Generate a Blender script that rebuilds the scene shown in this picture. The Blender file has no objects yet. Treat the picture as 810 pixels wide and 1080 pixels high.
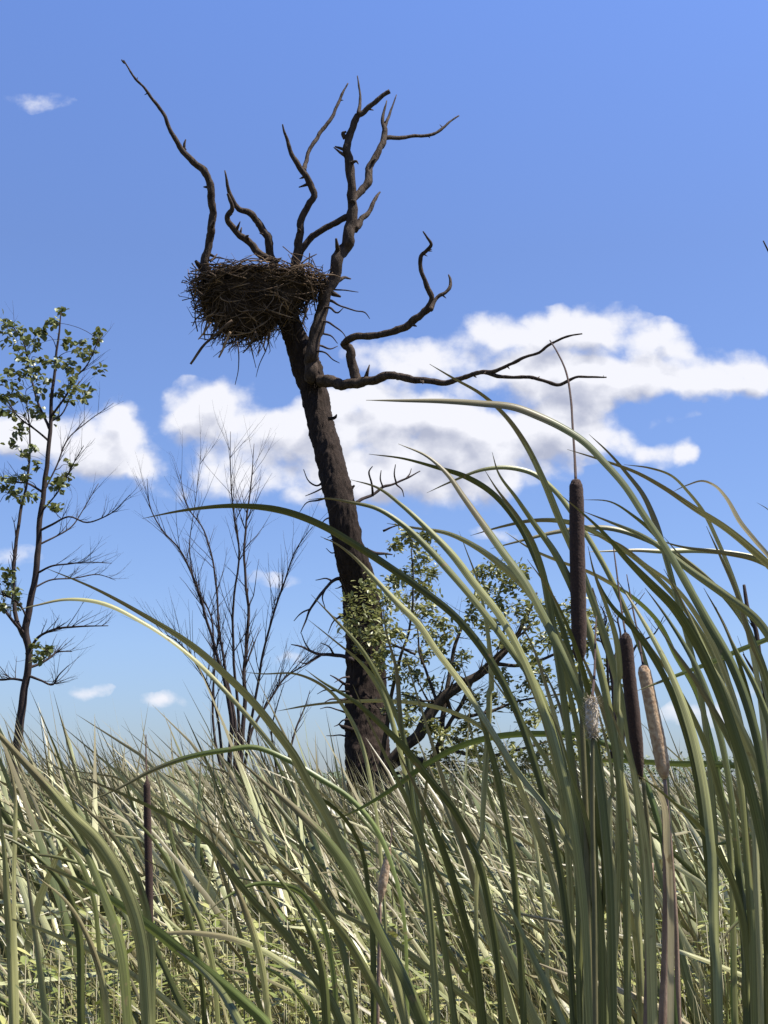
import bpy, math, random
import numpy as np
from mathutils import Vector, noise

random.seed(7)
R = math.radians
sc = bpy.context.scene
col = sc.collection

# ------------------------------------------------------------------ camera
FOC, PITCH, EYE = 1304.0, R(12.5), 1.6
cam = bpy.data.cameras.new('camera'); camo = bpy.data.objects.new('camera', cam); col.objects.link(camo)
cam.sensor_fit = 'VERTICAL'; cam.sensor_height = 24.0
cam.lens = 24.0 * FOC / 1080.0
cam.clip_start = 0.05; cam.clip_end = 4000
camo.location = (0, 0, EYE); camo.rotation_euler = (R(90) + PITCH, 0, 0)
sc.camera = camo
CAM = Vector((0, 0, EYE))
FW = Vector((0, math.cos(PITCH), math.sin(PITCH))); UP = Vector((0, -math.sin(PITCH), math.cos(PITCH)))

def P(px, py, Y):
    d = FW + Vector((1, 0, 0)) * ((px - 405) / FOC) + UP * ((540 - py) / FOC)
    return CAM + d * (Y / d.y)

def PXM(p):            # metres per photo pixel at a point
    return (p - CAM).dot(FW) / FOC

def proj(p):
    d = p - CAM; f = d.dot(FW)
    return 405 + d.x / f * FOC, 540 - d.dot(UP) / f * FOC

# ------------------------------------------------------------------ light
SUN_EL, SUN_AZ = R(62), R(96)        # azimuth from +Y towards +X
sdir = Vector((math.sin(SUN_AZ) * math.cos(SUN_EL), math.cos(SUN_AZ) * math.cos(SUN_EL), math.sin(SUN_EL)))
sl = bpy.data.lights.new('sun', 'SUN'); sl.energy = 5.0; sl.angle = R(0.53); sl.color = (1.0, 0.955, 0.88)
so = bpy.data.objects.new('sun', sl); col.objects.link(so)
so.rotation_euler = (-sdir).to_track_quat('-Z', 'Y').to_euler(); so.location = (0, 0, 40)
sc.view_settings.view_transform = 'Standard'; sc.view_settings.look = 'None'
sc.view_settings.exposure = 1.2; sc.view_settings.gamma = 1.0; sc.cycles.diffuse_bounces = 2; sc.cycles.transmission_bounces = 2; sc.cycles.max_bounces = 5; sc.view_settings.use_curve_mapping = False

world = bpy.data.worlds.new('World'); sc.world = world; world.use_nodes = True
wt = world.node_tree; wt.nodes.clear()

def N(t, typ, **kw):
    n = t.nodes.new(typ)
    for k, v in kw.items(): setattr(n, k, v)
    return n
def math_(t, op, a, b=None, c=None, clamp=False):
    n = t.nodes.new('ShaderNodeMath'); n.operation = op; n.use_clamp = clamp
    for i, v in enumerate((a, b, c)):
        if v is None: continue
        if isinstance(v, (int, float)): n.inputs[i].default_value = v
        else: t.links.new(v, n.inputs[i])
    return n.outputs[0]
def mapr(t, v, a, b, c=0.0, d=1.0, kind='SMOOTHSTEP'):
    n = t.nodes.new('ShaderNodeMapRange'); n.interpolation_type = kind
    t.links.new(v, n.inputs[0])
    for i, x in enumerate((a, b, c, d)): n.inputs[1 + i].default_value = x
    return n.outputs[0]

# clouds: soft masses given by their direction in the sky, broken up by fractal noise
BLOBS = [(425, 378, 62, 26, 1), (515, 358, 58, 34, 1), (585, 352, 48, 34, 1), (630, 346, 44, 34, 1), (700, 372, 52, 36, 1), (760, 392, 48, 36, 1),
         (655, 398, 120, 26, 1), (545, 395, 95, 24, .9), (800, 398, 36, 20, 1),
         (205, 432, 44, 34, 1), (245, 455, 60, 40, 1), (330, 452, 74, 34, 1), (410, 448, 80, 44, 1.1), (505, 455, 90, 44, 1.1), (585, 446, 66, 36, 1),
         (300, 505, 120, 30, .9), (430, 506, 110, 32, 1), (530, 502, 66, 32, .9), (640, 462, 44, 26, .8), (700, 476, 40, 18, 1), (728, 484, 18, 10, .7), (705, 440, 50, 12, .35),
         (100, 466, 58, 46, 1), (128, 436, 22, 26, .8), (55, 455, 52, 34, .9), (2, 450, 44, 26, .9), (116, 490, 48, 24, 1), (160, 520, 50, 12, .5),
         (42, 104, 34, 15, .7), (92, 727, 22, 8, .75), (168, 739, 26, 8, .75), (300, 700, 40, 10, .6), (300, 606, 70, 14, .3), (14, 585, 34, 16, .4),
         (740, 752, 46, 14, .75), (790, 735, 30, 12, .7), (610, 395, 60, 20, .8), (360, 420, 50, 16, .6), (250, 410, 26, 18, .7),
         (520, 560, 60, 10, .4), (640, 420, 60, 14, .5), (440, 640, 60, 10, .4),
         (1150, 420, 200, 60, 1), (1400, 300, 160, 60, 1), (-300, 380, 180, 60, 1), (-700, 250, 200, 90, 1), (500, -300, 200, 60, .9), (-100, -700, 260, 120, .9)]
grp = bpy.data.node_groups.new('cloud_density', 'ShaderNodeTree')
grp.interface.new_socket(name='uv', in_out='INPUT', socket_type='NodeSocketVector')
grp.interface.new_socket(name='d', in_out='OUTPUT', socket_type='NodeSocketFloat')
gi = N(grp, 'NodeGroupInput'); go = N(grp, 'NodeGroupOutput')
nz = N(grp, 'ShaderNodeTexNoise'); nz.inputs['Scale'].default_value = 13; nz.inputs['Detail'].default_value = 5; nz.inputs['Roughness'].default_value = .55
grp.links.new(gi.outputs[0], nz.inputs['Vector'])
wv = N(grp, 'ShaderNodeVectorMath', operation='MULTIPLY_ADD')
sb = N(grp, 'ShaderNodeVectorMath', operation='SUBTRACT'); grp.links.new(nz.outputs['Color'], sb.inputs[0]); sb.inputs[1].default_value = (.5, .5, .5)
grp.links.new(sb.outputs[0], wv.inputs[0]); wv.inputs[1].default_value = (.055, .035, 0); grp.links.new(gi.outputs[0], wv.inputs[2])
tot = None
for (cx, cy, rx, ry, am) in BLOBS:
    d = P(cx, cy, 1.0) - CAM
    v = N(grp, 'ShaderNodeVectorMath', operation='SUBTRACT'); grp.links.new(wv.outputs[0], v.inputs[0]); v.inputs[1].default_value = (d.x, d.z, 0)
    m = N(grp, 'ShaderNodeVectorMath', operation='MULTIPLY'); grp.links.new(v.outputs[0], m.inputs[0])
    m.inputs[1].default_value = (FOC / (rx * 1.6), FOC / (ry * 1.5), 0)
    l = N(grp, 'ShaderNodeVectorMath', operation='LENGTH'); grp.links.new(m.outputs[0], l.inputs[0])
    s = mapr(grp, l.outputs['Value'], 1.0, 0.0, 0.0, am)
    tot = s if tot is None else math_(grp, 'ADD', tot, s)
tot = math_(grp, 'ADD', math_(grp, 'MINIMUM', tot, 1.25), mapr(grp, tot, 0.0, .22, -.9, 0.0))
n2 = N(grp, 'ShaderNodeTexNoise'); n2.inputs['Scale'].default_value = 17; n2.inputs['Detail'].default_value = 9; n2.inputs['Roughness'].default_value = .6
vo = N(grp, 'ShaderNodeTexVoronoi', feature='F1'); vo.inputs['Scale'].default_value = 30; vo.inputs['Detail'].default_value = 1; vo.inputs['Roughness'].default_value = .5; grp.links.new(wv.outputs[0], vo.inputs['Vector'])
tot = math_(grp, 'ADD', tot, math_(grp, 'MULTIPLY', math_(grp, 'SUBTRACT', .42, vo.outputs['Distance']), .75))
mp = N(grp, 'ShaderNodeMapping'); mp.inputs['Scale'].default_value = (.9, 1.1, 1); grp.links.new(gi.outputs[0], mp.inputs[0]); grp.links.new(mp.outputs[0], n2.inputs['Vector'])
tot = math_(grp, 'ADD', tot, math_(grp, 'MULTIPLY', math_(grp, 'SUBTRACT', n2.outputs[0], .5), 1.8))
grp.links.new(tot, go.inputs[0])

tc = N(wt, 'ShaderNodeTexCoord'); sx = N(wt, 'ShaderNodeSeparateXYZ'); wt.links.new(tc.outputs['Generated'], sx.inputs[0])
ay = math_(wt, 'MAXIMUM', math_(wt, 'ABSOLUTE', sx.outputs[1]), .05)
cb = N(wt, 'ShaderNodeCombineXYZ'); wt.links.new(math_(wt, 'DIVIDE', sx.outputs[0], ay), cb.inputs[0]); wt.links.new(math_(wt, 'DIVIDE', sx.outputs[2], ay), cb.inputs[1])
g1 = N(wt, 'ShaderNodeGroup', node_tree=grp); wt.links.new(cb.outputs[0], g1.inputs[0])
off = N(wt, 'ShaderNodeVectorMath', operation='ADD'); wt.links.new(cb.outputs[0], off.inputs[0]); off.inputs[1].default_value = (.006, .020, 0)
g2 = N(wt, 'ShaderNodeGroup', node_tree=grp); wt.links.new(off.outputs[0], g2.inputs[0])
alpha = mapr(wt, g1.outputs[0], -.02, .74)
alpha = math_(wt, 'MULTIPLY', alpha, mapr(wt, sx.outputs[1], .02, .12))
above = mapr(wt, g2.outputs[0], .35, 1.5)
thick = mapr(wt, g1.outputs[0], .5, 1.3, 0, 1)
fine = math_(wt, 'MULTIPLY', math_(wt, 'SUBTRACT', g2.outputs[0], g1.outputs[0]), .55)
bright = math_(wt, 'SUBTRACT', math_(wt, 'SUBTRACT', 1.0, math_(wt, 'MULTIPLY', above, .72)), fine, clamp=True)  # cloud shading painted into the colour: lit tops, grey where cloud lies above
ccol = N(wt, 'ShaderNodeMix', data_type='RGBA'); wt.links.new(bright, ccol.inputs[0])
ccol.inputs[6].default_value = (.27, .29, .37, 1); ccol.inputs[7].default_value = (.53, .535, .575, 1)
sky = N(wt, 'ShaderNodeTexSky', sky_type='NISHITA'); sky.sun_disc = False
sky.sun_elevation = SUN_EL; sky.sun_rotation = SUN_AZ
sky.air_density = 1.0; sky.dust_density = 0.4; sky.ozone_density = 1.6
tint = N(wt, 'ShaderNodeMix', data_type='RGBA', blend_type='MULTIPLY'); tint.inputs[0].default_value = 1
wt.links.new(sky.outputs[0], tint.inputs[6]); 
tr_ = N(wt, 'ShaderNodeValToRGB'); wt.links.new(sx.outputs[2], tr_.inputs[0]); e_ = tr_.color_ramp.elements; e_.new(.5); e_.new(.5)
for k_, (p_, c_) in enumerate([(0, (.52, .62, .90)), (.11, (.78, .86, 1.13)), (.41, (.98, 1.05, 1.38)), (.57, (1.12, 1.26, 1.75))]): e_[k_].position = p_; e_[k_].color = (*c_, 1)
wt.links.new(tr_.outputs[0], tint.inputs[7])
b1 = N(wt, 'ShaderNodeBackground'); wt.links.new(tint.outputs[2], b1.inputs[0]); b1.inputs[1].default_value = .0580
b2 = N(wt, 'ShaderNodeBackground'); wt.links.new(ccol.outputs[2], b2.inputs[0]); b2.inputs[1].default_value = .76
mx = N(wt, 'ShaderNodeMixShader'); wt.links.new(alpha, mx.inputs[0]); wt.links.new(b1.outputs[0], mx.inputs[1]); wt.links.new(b2.outputs[0], mx.inputs[2])
wo = N(wt, 'ShaderNodeOutputWorld'); wt.links.new(mx.outputs[0], wo.inputs[0])

# ------------------------------------------------------------------ materials
def mat(name):
    m = bpy.data.materials.new(name); m.use_nodes = True
    t = m.node_tree; b = t.nodes['Principled BSDF']
    return m, t, b
def ramp(t, fac, stops):
    r = t.nodes.new('ShaderNodeValToRGB'); t.links.new(fac, r.inputs[0])
    e = r.color_ramp.elements
    while len(e) < len(stops): e.new(.5)
    for i, (p, c) in enumerate(stops): e[i].position = p; e[i].color = (*c, 1)
    return r.outputs[0]
def rnd_value(t):
    a = N(t, 'ShaderNodeAttribute', attribute_name='rnd'); o = N(t, 'ShaderNodeObjectInfo')
    return math_(t, 'FRACT', math_(t, 'ADD', a.outputs['Fac'], o.outputs['Random']))

def leaf_mat(name, stops, transl=.3, rough=.38, tipbrown=True, spec=.5, veins=True):
    m, t, b = mat(name)
    rv = rnd_value(t)
    uv = N(t, 'ShaderNodeTexCoord'); s = N(t, 'ShaderNodeSeparateXYZ'); t.links.new(uv.outputs['UV'], s.inputs[0])
    n = N(t, 'ShaderNodeTexNoise'); n.inputs['Scale'].default_value = 1; n.inputs['Detail'].default_value = 4
    cmb = N(t, 'ShaderNodeCombineXYZ')
    t.links.new(math_(t, 'MULTIPLY', s.outputs[0], 9.0), cmb.inputs[0])
    t.links.new(math_(t, 'MULTIPLY', s.outputs[1], 7.0), cmb.inputs[1])
    t.links.new(math_(t, 'MULTIPLY', rv, 37.0), cmb.inputs[2]); t.links.new(cmb.outputs[0], n.inputs['Vector'])
    f = math_(t, 'ADD', math_(t, 'MULTIPLY', rv, .65), math_(t, 'MULTIPLY', n.outputs[0], .4), clamp=True)
    c = ramp(t, f, stops)
    if tipbrown:
        lim = math_(t, 'ADD', math_(t, 'SUBTRACT', .93, math_(t, 'MULTIPLY', math_(t, 'POWER', math_(t, 'FRACT', math_(t, 'MULTIPLY', rv, 7.3)), 2.5), .32)), math_(t, 'MULTIPLY', math_(t, 'SUBTRACT', n.outputs[0], .5), .35))
        k = math_(t, 'GREATER_THAN', math_(t, 'ADD', s.outputs[1], math_(t, 'MULTIPLY', rv, .08)), lim)
        mm = N(t, 'ShaderNodeMix', data_type='RGBA'); t.links.new(math_(t, 'MULTIPLY', k, .8), mm.inputs[0]); t.links.new(c, mm.inputs[6])
        mm.inputs[7].default_value = (.15, .12, .06, 1); c = mm.outputs[2]
        # brown spots and nicks
        n3 = N(t, 'ShaderNodeTexNoise'); n3.inputs['Scale'].default_value = 55; n3.inputs['Detail'].default_value = 3
        ge = N(t, 'ShaderNodeNewGeometry'); t.links.new(ge.outputs['Position'], n3.inputs['Vector'])
        k2 = mapr(t, n3.outputs[0], .66, .74, 0, .7)
        m2 = N(t, 'ShaderNodeMix', data_type='RGBA'); t.links.new(k2, m2.inputs[0]); t.links.new(c, m2.inputs[6]); m2.inputs[7].default_value = (.17, .12, .06, 1); c = m2.outputs[2]
    t.links.new(c, b.inputs['Base Color']); b.inputs['Roughness'].default_value = rough
    b.inputs['Specular IOR Level'].default_value = spec
    if veins:
        w = N(t, 'ShaderNodeTexNoise'); w.inputs['Scale'].default_value = 1; w.inputs['Detail'].default_value = 2
        c2 = N(t, 'ShaderNodeCombineXYZ'); t.links.new(math_(t, 'MULTIPLY', s.outputs[0], 17.0), c2.inputs[0]); t.links.new(math_(t, 'MULTIPLY', s.outputs[1], 5.0), c2.inputs[1])
        t.links.new(c2.outputs[0], w.inputs['Vector'])
        bp = N(t, 'ShaderNodeBump'); bp.inputs['Strength'].default_value = .16; bp.inputs['Distance'].default_value = .001
        t.links.new(w.outputs[0], bp.inputs['Height']); t.links.new(bp.outputs[0], b.inputs['Normal'])
        hs = N(t, 'ShaderNodeMix', data_type='RGBA', blend_type='MULTIPLY'); hs.inputs[0].default_value = .8
        t.links.new(c, hs.inputs[6]); t.links.new(mapr(t, w.outputs[0], .3, .7, .55, 1.25), hs.inputs[7]); c = hs.outputs[2]
        t.links.new(c, b.inputs['Base Color'])
    tr = N(t, 'ShaderNodeBsdfTranslucent'); t.links.new(c, tr.inputs[0])
    ms = N(t, 'ShaderNodeMixShader'); ms.inputs[0].default_value = transl
    out = t.nodes['Material Output']
    t.links.new(b.outputs[0], ms.inputs[1]); t.links.new(tr.outputs[0], ms.inputs[2]); t.links.new(ms.outputs[0], out.inputs[0])
    return m

M_leaf = leaf_mat('cattail_leaf', [(0, (.038, .045, .011)), (.3, (.08, .09, .025)), (.6, (.20, .20, .075)), (1, (.42, .385, .19))], .04, .45, spec=.32)
M_leafy = leaf_mat('yellow_green_leaf', [(0, (.07, .10, .022)), (1, (.17, .20, .05))], .2, .4)
M_straw = leaf_mat('straw_leaf', [(0, (.30, .24, .13)), (1, (.48, .42, .27))], .2, .5)
M_reed = leaf_mat('reed', [(0, (.04, .052, .016)), (.35, (.10, .115, .038)), (.68, (.36, .36, .18)), (.88, (.52, .48, .28)), (1, (.50, .40, .22))], .05, .42, spec=.5, veins=False)
M_grass = leaf_mat('grass', [(0, (.06, .085, .015)), (.45, (.16, .185, .04)), (.8, (.32, .31, .10)), (1, (.46, .39, .18))], .18, .45, veins=False)
M_tleaf = leaf_mat('tree_leaf', [(0, (.05, .065, .015)), (.6, (.12, .14, .04)), (1, (.27, .26, .10))], .22, .42, False, veins=False)
M_oakleaf = leaf_mat('oak_leaf', [(0, (.07, .085, .02)), (.55, (.17, .18, .055)), (1, (.36, .34, .13))], .25, .45, False, veins=False)
M_far = leaf_mat('far_foliage', [(0, (.05, .08, .03)), (1, (.09, .12, .05))], .1, .6, False, veins=False)

def bark_mat(name, c0, c1, scale=14, bump=.6, rough=.85):
    m, t, b = mat(name)
    g = N(t, 'ShaderNodeTexCoord')
    mp = N(t, 'ShaderNodeMapping'); mp.inputs['Scale'].default_value = (1, 1, .3); t.links.new(g.outputs['Object'], mp.inputs[0])
    n = N(t, 'ShaderNodeTexNoise'); n.inputs['Scale'].default_value = scale; n.inputs['Detail'].default_value = 8; n.inputs['Roughness'].default_value = .7
    t.links.new(mp.outputs[0], n.inputs['Vector'])
    t.links.new(ramp(t, n.outputs[0], [(.3, c0), (.7, c1)]), b.inputs['Base Color']); b.inputs['Roughness'].default_value = rough
    b.inputs['Specular IOR Level'].default_value = .08
    bp = N(t, 'ShaderNodeBump'); bp.inputs['Strength'].default_value = bump; bp.inputs['Distance'].default_value = .03
    t.links.new(n.outputs[0], bp.inputs['Height']); t.links.new(bp.outputs[0], b.inputs['Normal'])
    return m
M_bark = bark_mat('dead_bark', (.010, .0072, .006), (.042, .029, .022), 26, .9)
M_wood = bark_mat('bare_dead_wood', (.013, .009, .007), (.085, .060, .043), 22, 1, .7)
M_twig = bark_mat('twig_bark', (.02, .015, .014), (.06, .045, .04), 30, .3)
M_oak = bark_mat('oak_bark', (.02, .015, .011), (.07, .055, .04), 20, .7)
M_stick = bark_mat('nest_stick', (.04, .028, .02), (.17, .125, .085), 5, .2)
t = M_stick.node_tree; b = t.nodes['Principled BSDF']; lk = b.inputs['Base Color'].links[0]; src = lk.from_socket
mm = N(t, 'ShaderNodeMix', data_type='RGBA', blend_type='MULTIPLY'); mm.inputs[0].default_value = 1; t.links.new(src, mm.inputs[6])
t.links.new(ramp(t, rnd_value(t), [(0, (.28, .26, .24)), (.6, (.8, .75, .7)), (.88, (1.3, 1.2, 1.1)), (1, (2.6, 2.4, 2.1))]), mm.inputs[7]); t.links.new(mm.outputs[2], b.inputs['Base Color'])
M_core = bark_mat('nest_core', (.02, .014, .010), (.06, .042, .03), 20, .8)

def fuzz_mat(name, c0, c1, scale, bump):
    m, t, b = mat(name)
    g = N(t, 'ShaderNodeTexCoord'); n = N(t, 'ShaderNodeTexNoise'); n.inputs['Scale'].default_value = scale; n.inputs['Detail'].default_value = 6
    t.links.new(g.outputs['Object'], n.inputs['Vector'])
    t.links.new(ramp(t, n.outputs[0], [(.35, c0), (.68, c1)]), b.inputs['Base Color']); b.inputs['Roughness'].default_value = .95
    b.inputs['Sheen Weight'].default_value = .08; b.inputs['Sheen Roughness'].default_value = .5
    b.inputs['Sheen Tint'].default_value = (.55, .38, .28, 1)
    bp = N(t, 'ShaderNodeBump'); bp.inputs['Strength'].default_value = bump; bp.inputs['Distance'].default_value = .002
    t.links.new(n.outputs[0], bp.inputs['Height']); t.links.new(bp.outputs[0], b.inputs['Normal'])
    return m
M_spike = fuzz_mat('brown_cattail_spike', (.016, .007, .0045), (.042, .019, .011), 420, .35)
M_seed = fuzz_mat('buff_seeding_spike', (.28, .175, .10), (.50, .37, .235), 160, .7)
M_fluff = fuzz_mat('white_seed_fluff', (.34, .28, .20), (.58, .51, .41), 200, 1)
M_stalk = bark_mat('cattail_stalk', (.06, .065, .03), (.14, .12, .06), 60, .1, .55)
M_dstalk = bark_mat('dry_stalk', (.13, .085, .06), (.28, .20, .15), 60, .2, .7)

# ------------------------------------------------------------------ mesh helpers
def tag(o, label=None, cat=None, group=None, kind=None):
    if label: o['label'] = label
    if cat: o['category'] = cat
    if group: o['group'] = group
    if kind: o['kind'] = kind
    return o
def empty(name, loc):
    o = bpy.data.objects.new(name, None); o.location = loc; o.empty_display_size = .2; col.objects.link(o); return o

class MB:
    """verts / faces / uv / per-vertex random collected into one mesh"""
    def __init__(s): s.v = []; s.f = []; s.uv = []; s.r = []
    def ribbon(s, pts, ws, side, cols=3, cup=.12, rnd=None):
        if rnd is None: rnd = random.random()
        n = len(pts); b = len(s.v)
        for i, p in enumerate(pts):
            w = side[i] if isinstance(side, list) else side
            t = (pts[min(i + 1, n - 1)] - pts[max(i - 1, 0)])
            nn = t.cross(w); nn = nn.normalized() if nn.length > 1e-9 else Vector((0, 0, 1))
            for k in range(cols):
                u = k / (cols - 1) * 2 - 1
                s.v.append(p + w * (u * ws[i] / 2) + nn * (abs(u) * ws[i] * cup))
                s.uv.append((k / (cols - 1), i / (n - 1))); s.r.append(rnd)
        for i in range(n - 1):
            for k in range(cols - 1):
                a = b + i * cols + k
                s.f.append((a, a + 1, a + 1 + cols, a + cols))
    def tube(s, pts, rs, seg=6, rough=0.0, freq=6.0, cap=True, rnd=None, ridge=0.0):
        if rnd is None: rnd = random.random()
        n = len(pts); b = len(s.v)
        t0 = (pts[1] - pts[0]).normalized()
        a = t0.orthogonal().normalized()
        for i, p in enumerate(pts):
            t = (pts[min(i + 1, n - 1)] - pts[max(i - 1, 0)]).normalized()
            a = (a - t * a.dot(t)).normalized(); bb = t.cross(a)
            for k in range(seg):
                an = 2 * math.pi * k / seg
                d = a * math.cos(an) + bb * math.sin(an)
                r = rs[i]
                if rough:
                    q = p + d * r
                    r *= 1 + rough * noise.noise(q * freq) + rough * .6 * noise.noise(q * freq * 2.7)
                    if ridge: r *= 1 + ridge * (abs(noise.noise(Vector((q.x * 26, q.y * 26, q.z * 4)))) * 2 - .5)
                s.v.append(p + d * r); s.uv.append((k / seg, i / (n - 1))); s.r.append(rnd)
        for i in range(n - 1):
            for k in range(seg):
                k2 = (k + 1) % seg
                s.f.append((b + i * seg + k, b + i * seg + k2, b + (i + 1) * seg + k2, b + (i + 1) * seg + k))
        if cap:
            s.f.append(tuple(b + k for k in range(seg))[::-1]); e = b + (n - 1) * seg
            s.f.append(tuple(e + k for k in range(seg)))
    def leaf(s, p, d, nrm, L, W, rnd=None):
        """small folded tree leaf"""
        if rnd is None: rnd = random.random()
        d = d.normalized(); w = d.cross(nrm)
        if w.length < 1e-4: w = d.orthogonal()
        w.normalize(); n2 = w.cross(d); b = len(s.v)
        for (u, x, z) in ((0, 0, 0), (.35, -.5, .12), (.75, -.38, .05), (1, 0, -.15), (.75, .38, .05), (.35, .5, .12), (.5, 0, -.03)):
            s.v.append(p + d * (u * L) + w * (x * W) + n2 * (z * W)); s.uv.append((.5 + x, u)); s.r.append(rnd)
        s.f += [(b, b + 1, b + 6), (b + 1, b + 2, b + 6), (b + 2, b + 3, b + 6), (b, b + 6, b + 5), (b + 6, b + 4, b + 5), (b + 6, b + 3, b + 4)]
    def mesh(s, name, m, smooth=True, origin=None):
        me = bpy.data.meshes.new(name)
        o = origin or Vector((0, 0, 0))
        nv, nf = len(s.v), len(s.f)
        co = np.array([tuple(v) for v in s.v], dtype=np.float32) - np.array(tuple(o), dtype=np.float32)
        lens = np.array([len(f) for f in s.f], dtype=np.int32); li = np.array([i for f in s.f for i in f], dtype=np.int32)
        me.vertices.add(nv); me.vertices.foreach_set('co', co.ravel())
        me.loops.add(len(li)); me.loops.foreach_set('vertex_index', li)
        me.polygons.add(nf); st = np.zeros(nf, dtype=np.int32); st[1:] = np.cumsum(lens)[:-1]
        me.polygons.foreach_set('loop_start', st)
        me.update(calc_edges=True)
        uvl = me.uv_layers.new(name='UVMap'); uva = np.array(s.uv, dtype=np.float32)[li]; uvl.data.foreach_set('uv', uva.ravel())
        at = me.attributes.new('rnd', 'FLOAT', 'POINT'); at.data.foreach_set('value', np.array(s.r, dtype=np.float32))
        if smooth: me.polygons.foreach_set('use_smooth', np.ones(nf, dtype=bool))
        me.materials.append(m); me.validate(); return me
    def build(s, name, m, parent=None, smooth=True, origin=None):
        if parent is not None: origin = parent['_o'] if '_o' in parent else None; origin = Vector(origin) if origin is not None else parent_world(parent)
        o = bpy.data.objects.new(name, s.mesh(name, m, smooth, origin)); col.objects.link(o)
        if parent is not None: o.parent = parent
        elif origin is not None: o.location = origin
        return o
def parent_world(p):
    v = Vector(p.location)
    while p.parent: p = p.parent; v += Vector(p.location)
    return v

def smooth_path(pts, step_n=6, vals=None):
    """Catmull-Rom through points (Vectors) and values"""
    n = len(pts); out = []; ov = []
    D = [max((pts[i + 1] - pts[i]).length, 1e-6) for i in range(n - 1)]
    V = [(pts[i + 1] - pts[i]) / D[i] for i in range(n - 1)]
    T = [V[0]] + [(V[i - 1] * D[i] + V[i] * D[i - 1]) / (D[i] + D[i - 1]) for i in range(1, n - 1)] + [V[-1]]
    for i in range(n - 1):
        for k in range(step_n):
            t = k / step_n; t2 = t * t; t3 = t2 * t
            out.append(pts[i] * (2 * t3 - 3 * t2 + 1) + T[i] * (D[i] * (t3 - 2 * t2 + t)) + pts[i + 1] * (3 * t2 - 2 * t3) + T[i + 1] * (D[i] * (t3 - t2)))
            if vals: ov.append(vals[i] * (1 - t) + vals[i + 1] * t)
    out.append(pts[-1].copy())
    if vals: ov.append(vals[-1]); return out, ov
    return out

# ------------------------------------------------------------------ ground
g = MB()
rs = [0, 2, 5, 9, 14, 22, 40, 80, 200, 600, 1500, 3000]; ns = 48
g.v.append(Vector((0, 0, 0))); g.uv.append((0, 0)); g.r.append(0)
for r in rs[1:]:
    for k in range(ns):
        a = 2 * math.pi * k / ns; x, y = r * math.cos(a), r * math.sin(a)
        g.v.append(Vector((x, y, .05 * noise.noise(Vector((x * .4, y * .4, 0)))))); g.uv.append((0, 0)); g.r.append(0)
for k in range(ns): g.f.append((0, 1 + k, 1 + (k + 1) % ns))
for i in range(len(rs) - 2):
    for k in range(ns):
        a = 1 + i * ns; g.f.append((a + k, a + ns + k, a + ns + (k + 1) % ns, a + (k + 1) % ns))
m, t, b = mat('marsh_mud'); tcg = N(t, 'ShaderNodeTexCoord'); nn = N(t, 'ShaderNodeTexNoise'); nn.inputs['Scale'].default_value = 3; nn.inputs['Detail'].default_value = 8
t.links.new(tcg.outputs['Object'], nn.inputs['Vector']); t.links.new(ramp(t, nn.outputs[0], [(.35, (.035, .028, .015)), (.65, (.09, .09, .035))]), b.inputs['Base Color']); b.inputs['Roughness'].default_value = .9
tag(g.build('ground', m), kind='structure')

# ------------------------------------------------------------------ dead tree
DT = 17.0
tree_base = P(389, 830, DT); tree_base.z = 0
dead = empty('dead_tree', tree_base)
tag(dead, 'tall dead tree with bare forked limbs carrying the big stick nest', 'dead tree')

def limb(spec, d0, d1, parent, name='branch', mt=None, seg=10, sub=5, rough=.2, wob=1.6, thick=.82):
    """spec: (px,py,radius px) list; d0..d1 depth offset along it"""
    n = len(spec); pts = []; rr = []
    for i, (x, y, r) in enumerate(spec):
        p = P(x, y, DT + d0 + (d1 - d0) * (i / (n - 1)) ** .8); pts.append(p); rr.append(r * thick * PXM(p))
    pts, rr = smooth_path(pts, sub, rr)
    for i in range(1, len(pts)):
        q = pts[i]; a = .45 * rr[i] * wob
        pts[i] = q + Vector((noise.noise(q * 5), noise.noise(q * 5 + Vector((9, 0, 0))), noise.noise(q * 5 + Vector((0, 9, 0))))) * a
    rr = [q * (1 + .12 * noise.noise(p * 7)) for p, q in zip(pts, rr)]
    mb = MB(); mb.tube(pts, rr, seg, rough, 13)
    if seg == 10 or (seg == 9 and n > 6):       # small broken stubs and knots along the limb
        for k in range(int(len(pts) / 15)):
            j = random.randrange(len(pts) // 6, len(pts) - 1); ax = (pts[j + 1] - pts[j - 1]).normalized(); sd = ax.orthogonal(); sd.rotate(__import__('mathutils').Quaternion(ax, random.uniform(0, 6.28)))
            L = rr[j] * random.uniform(1.2, 2.6); d_ = (sd + ax * random.uniform(0, .8)).normalized()
            mb.tube([pts[j], pts[j] + d_ * (rr[j] + L * .3), pts[j] + d_ * (rr[j] + L)], [rr[j] * .55, rr[j] * .38, rr[j] * random.uniform(.08, .25)], 6, .2, 20)
    o = mb.build(name, mt or M_wood, parent)
    return o, pts, rr

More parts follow.
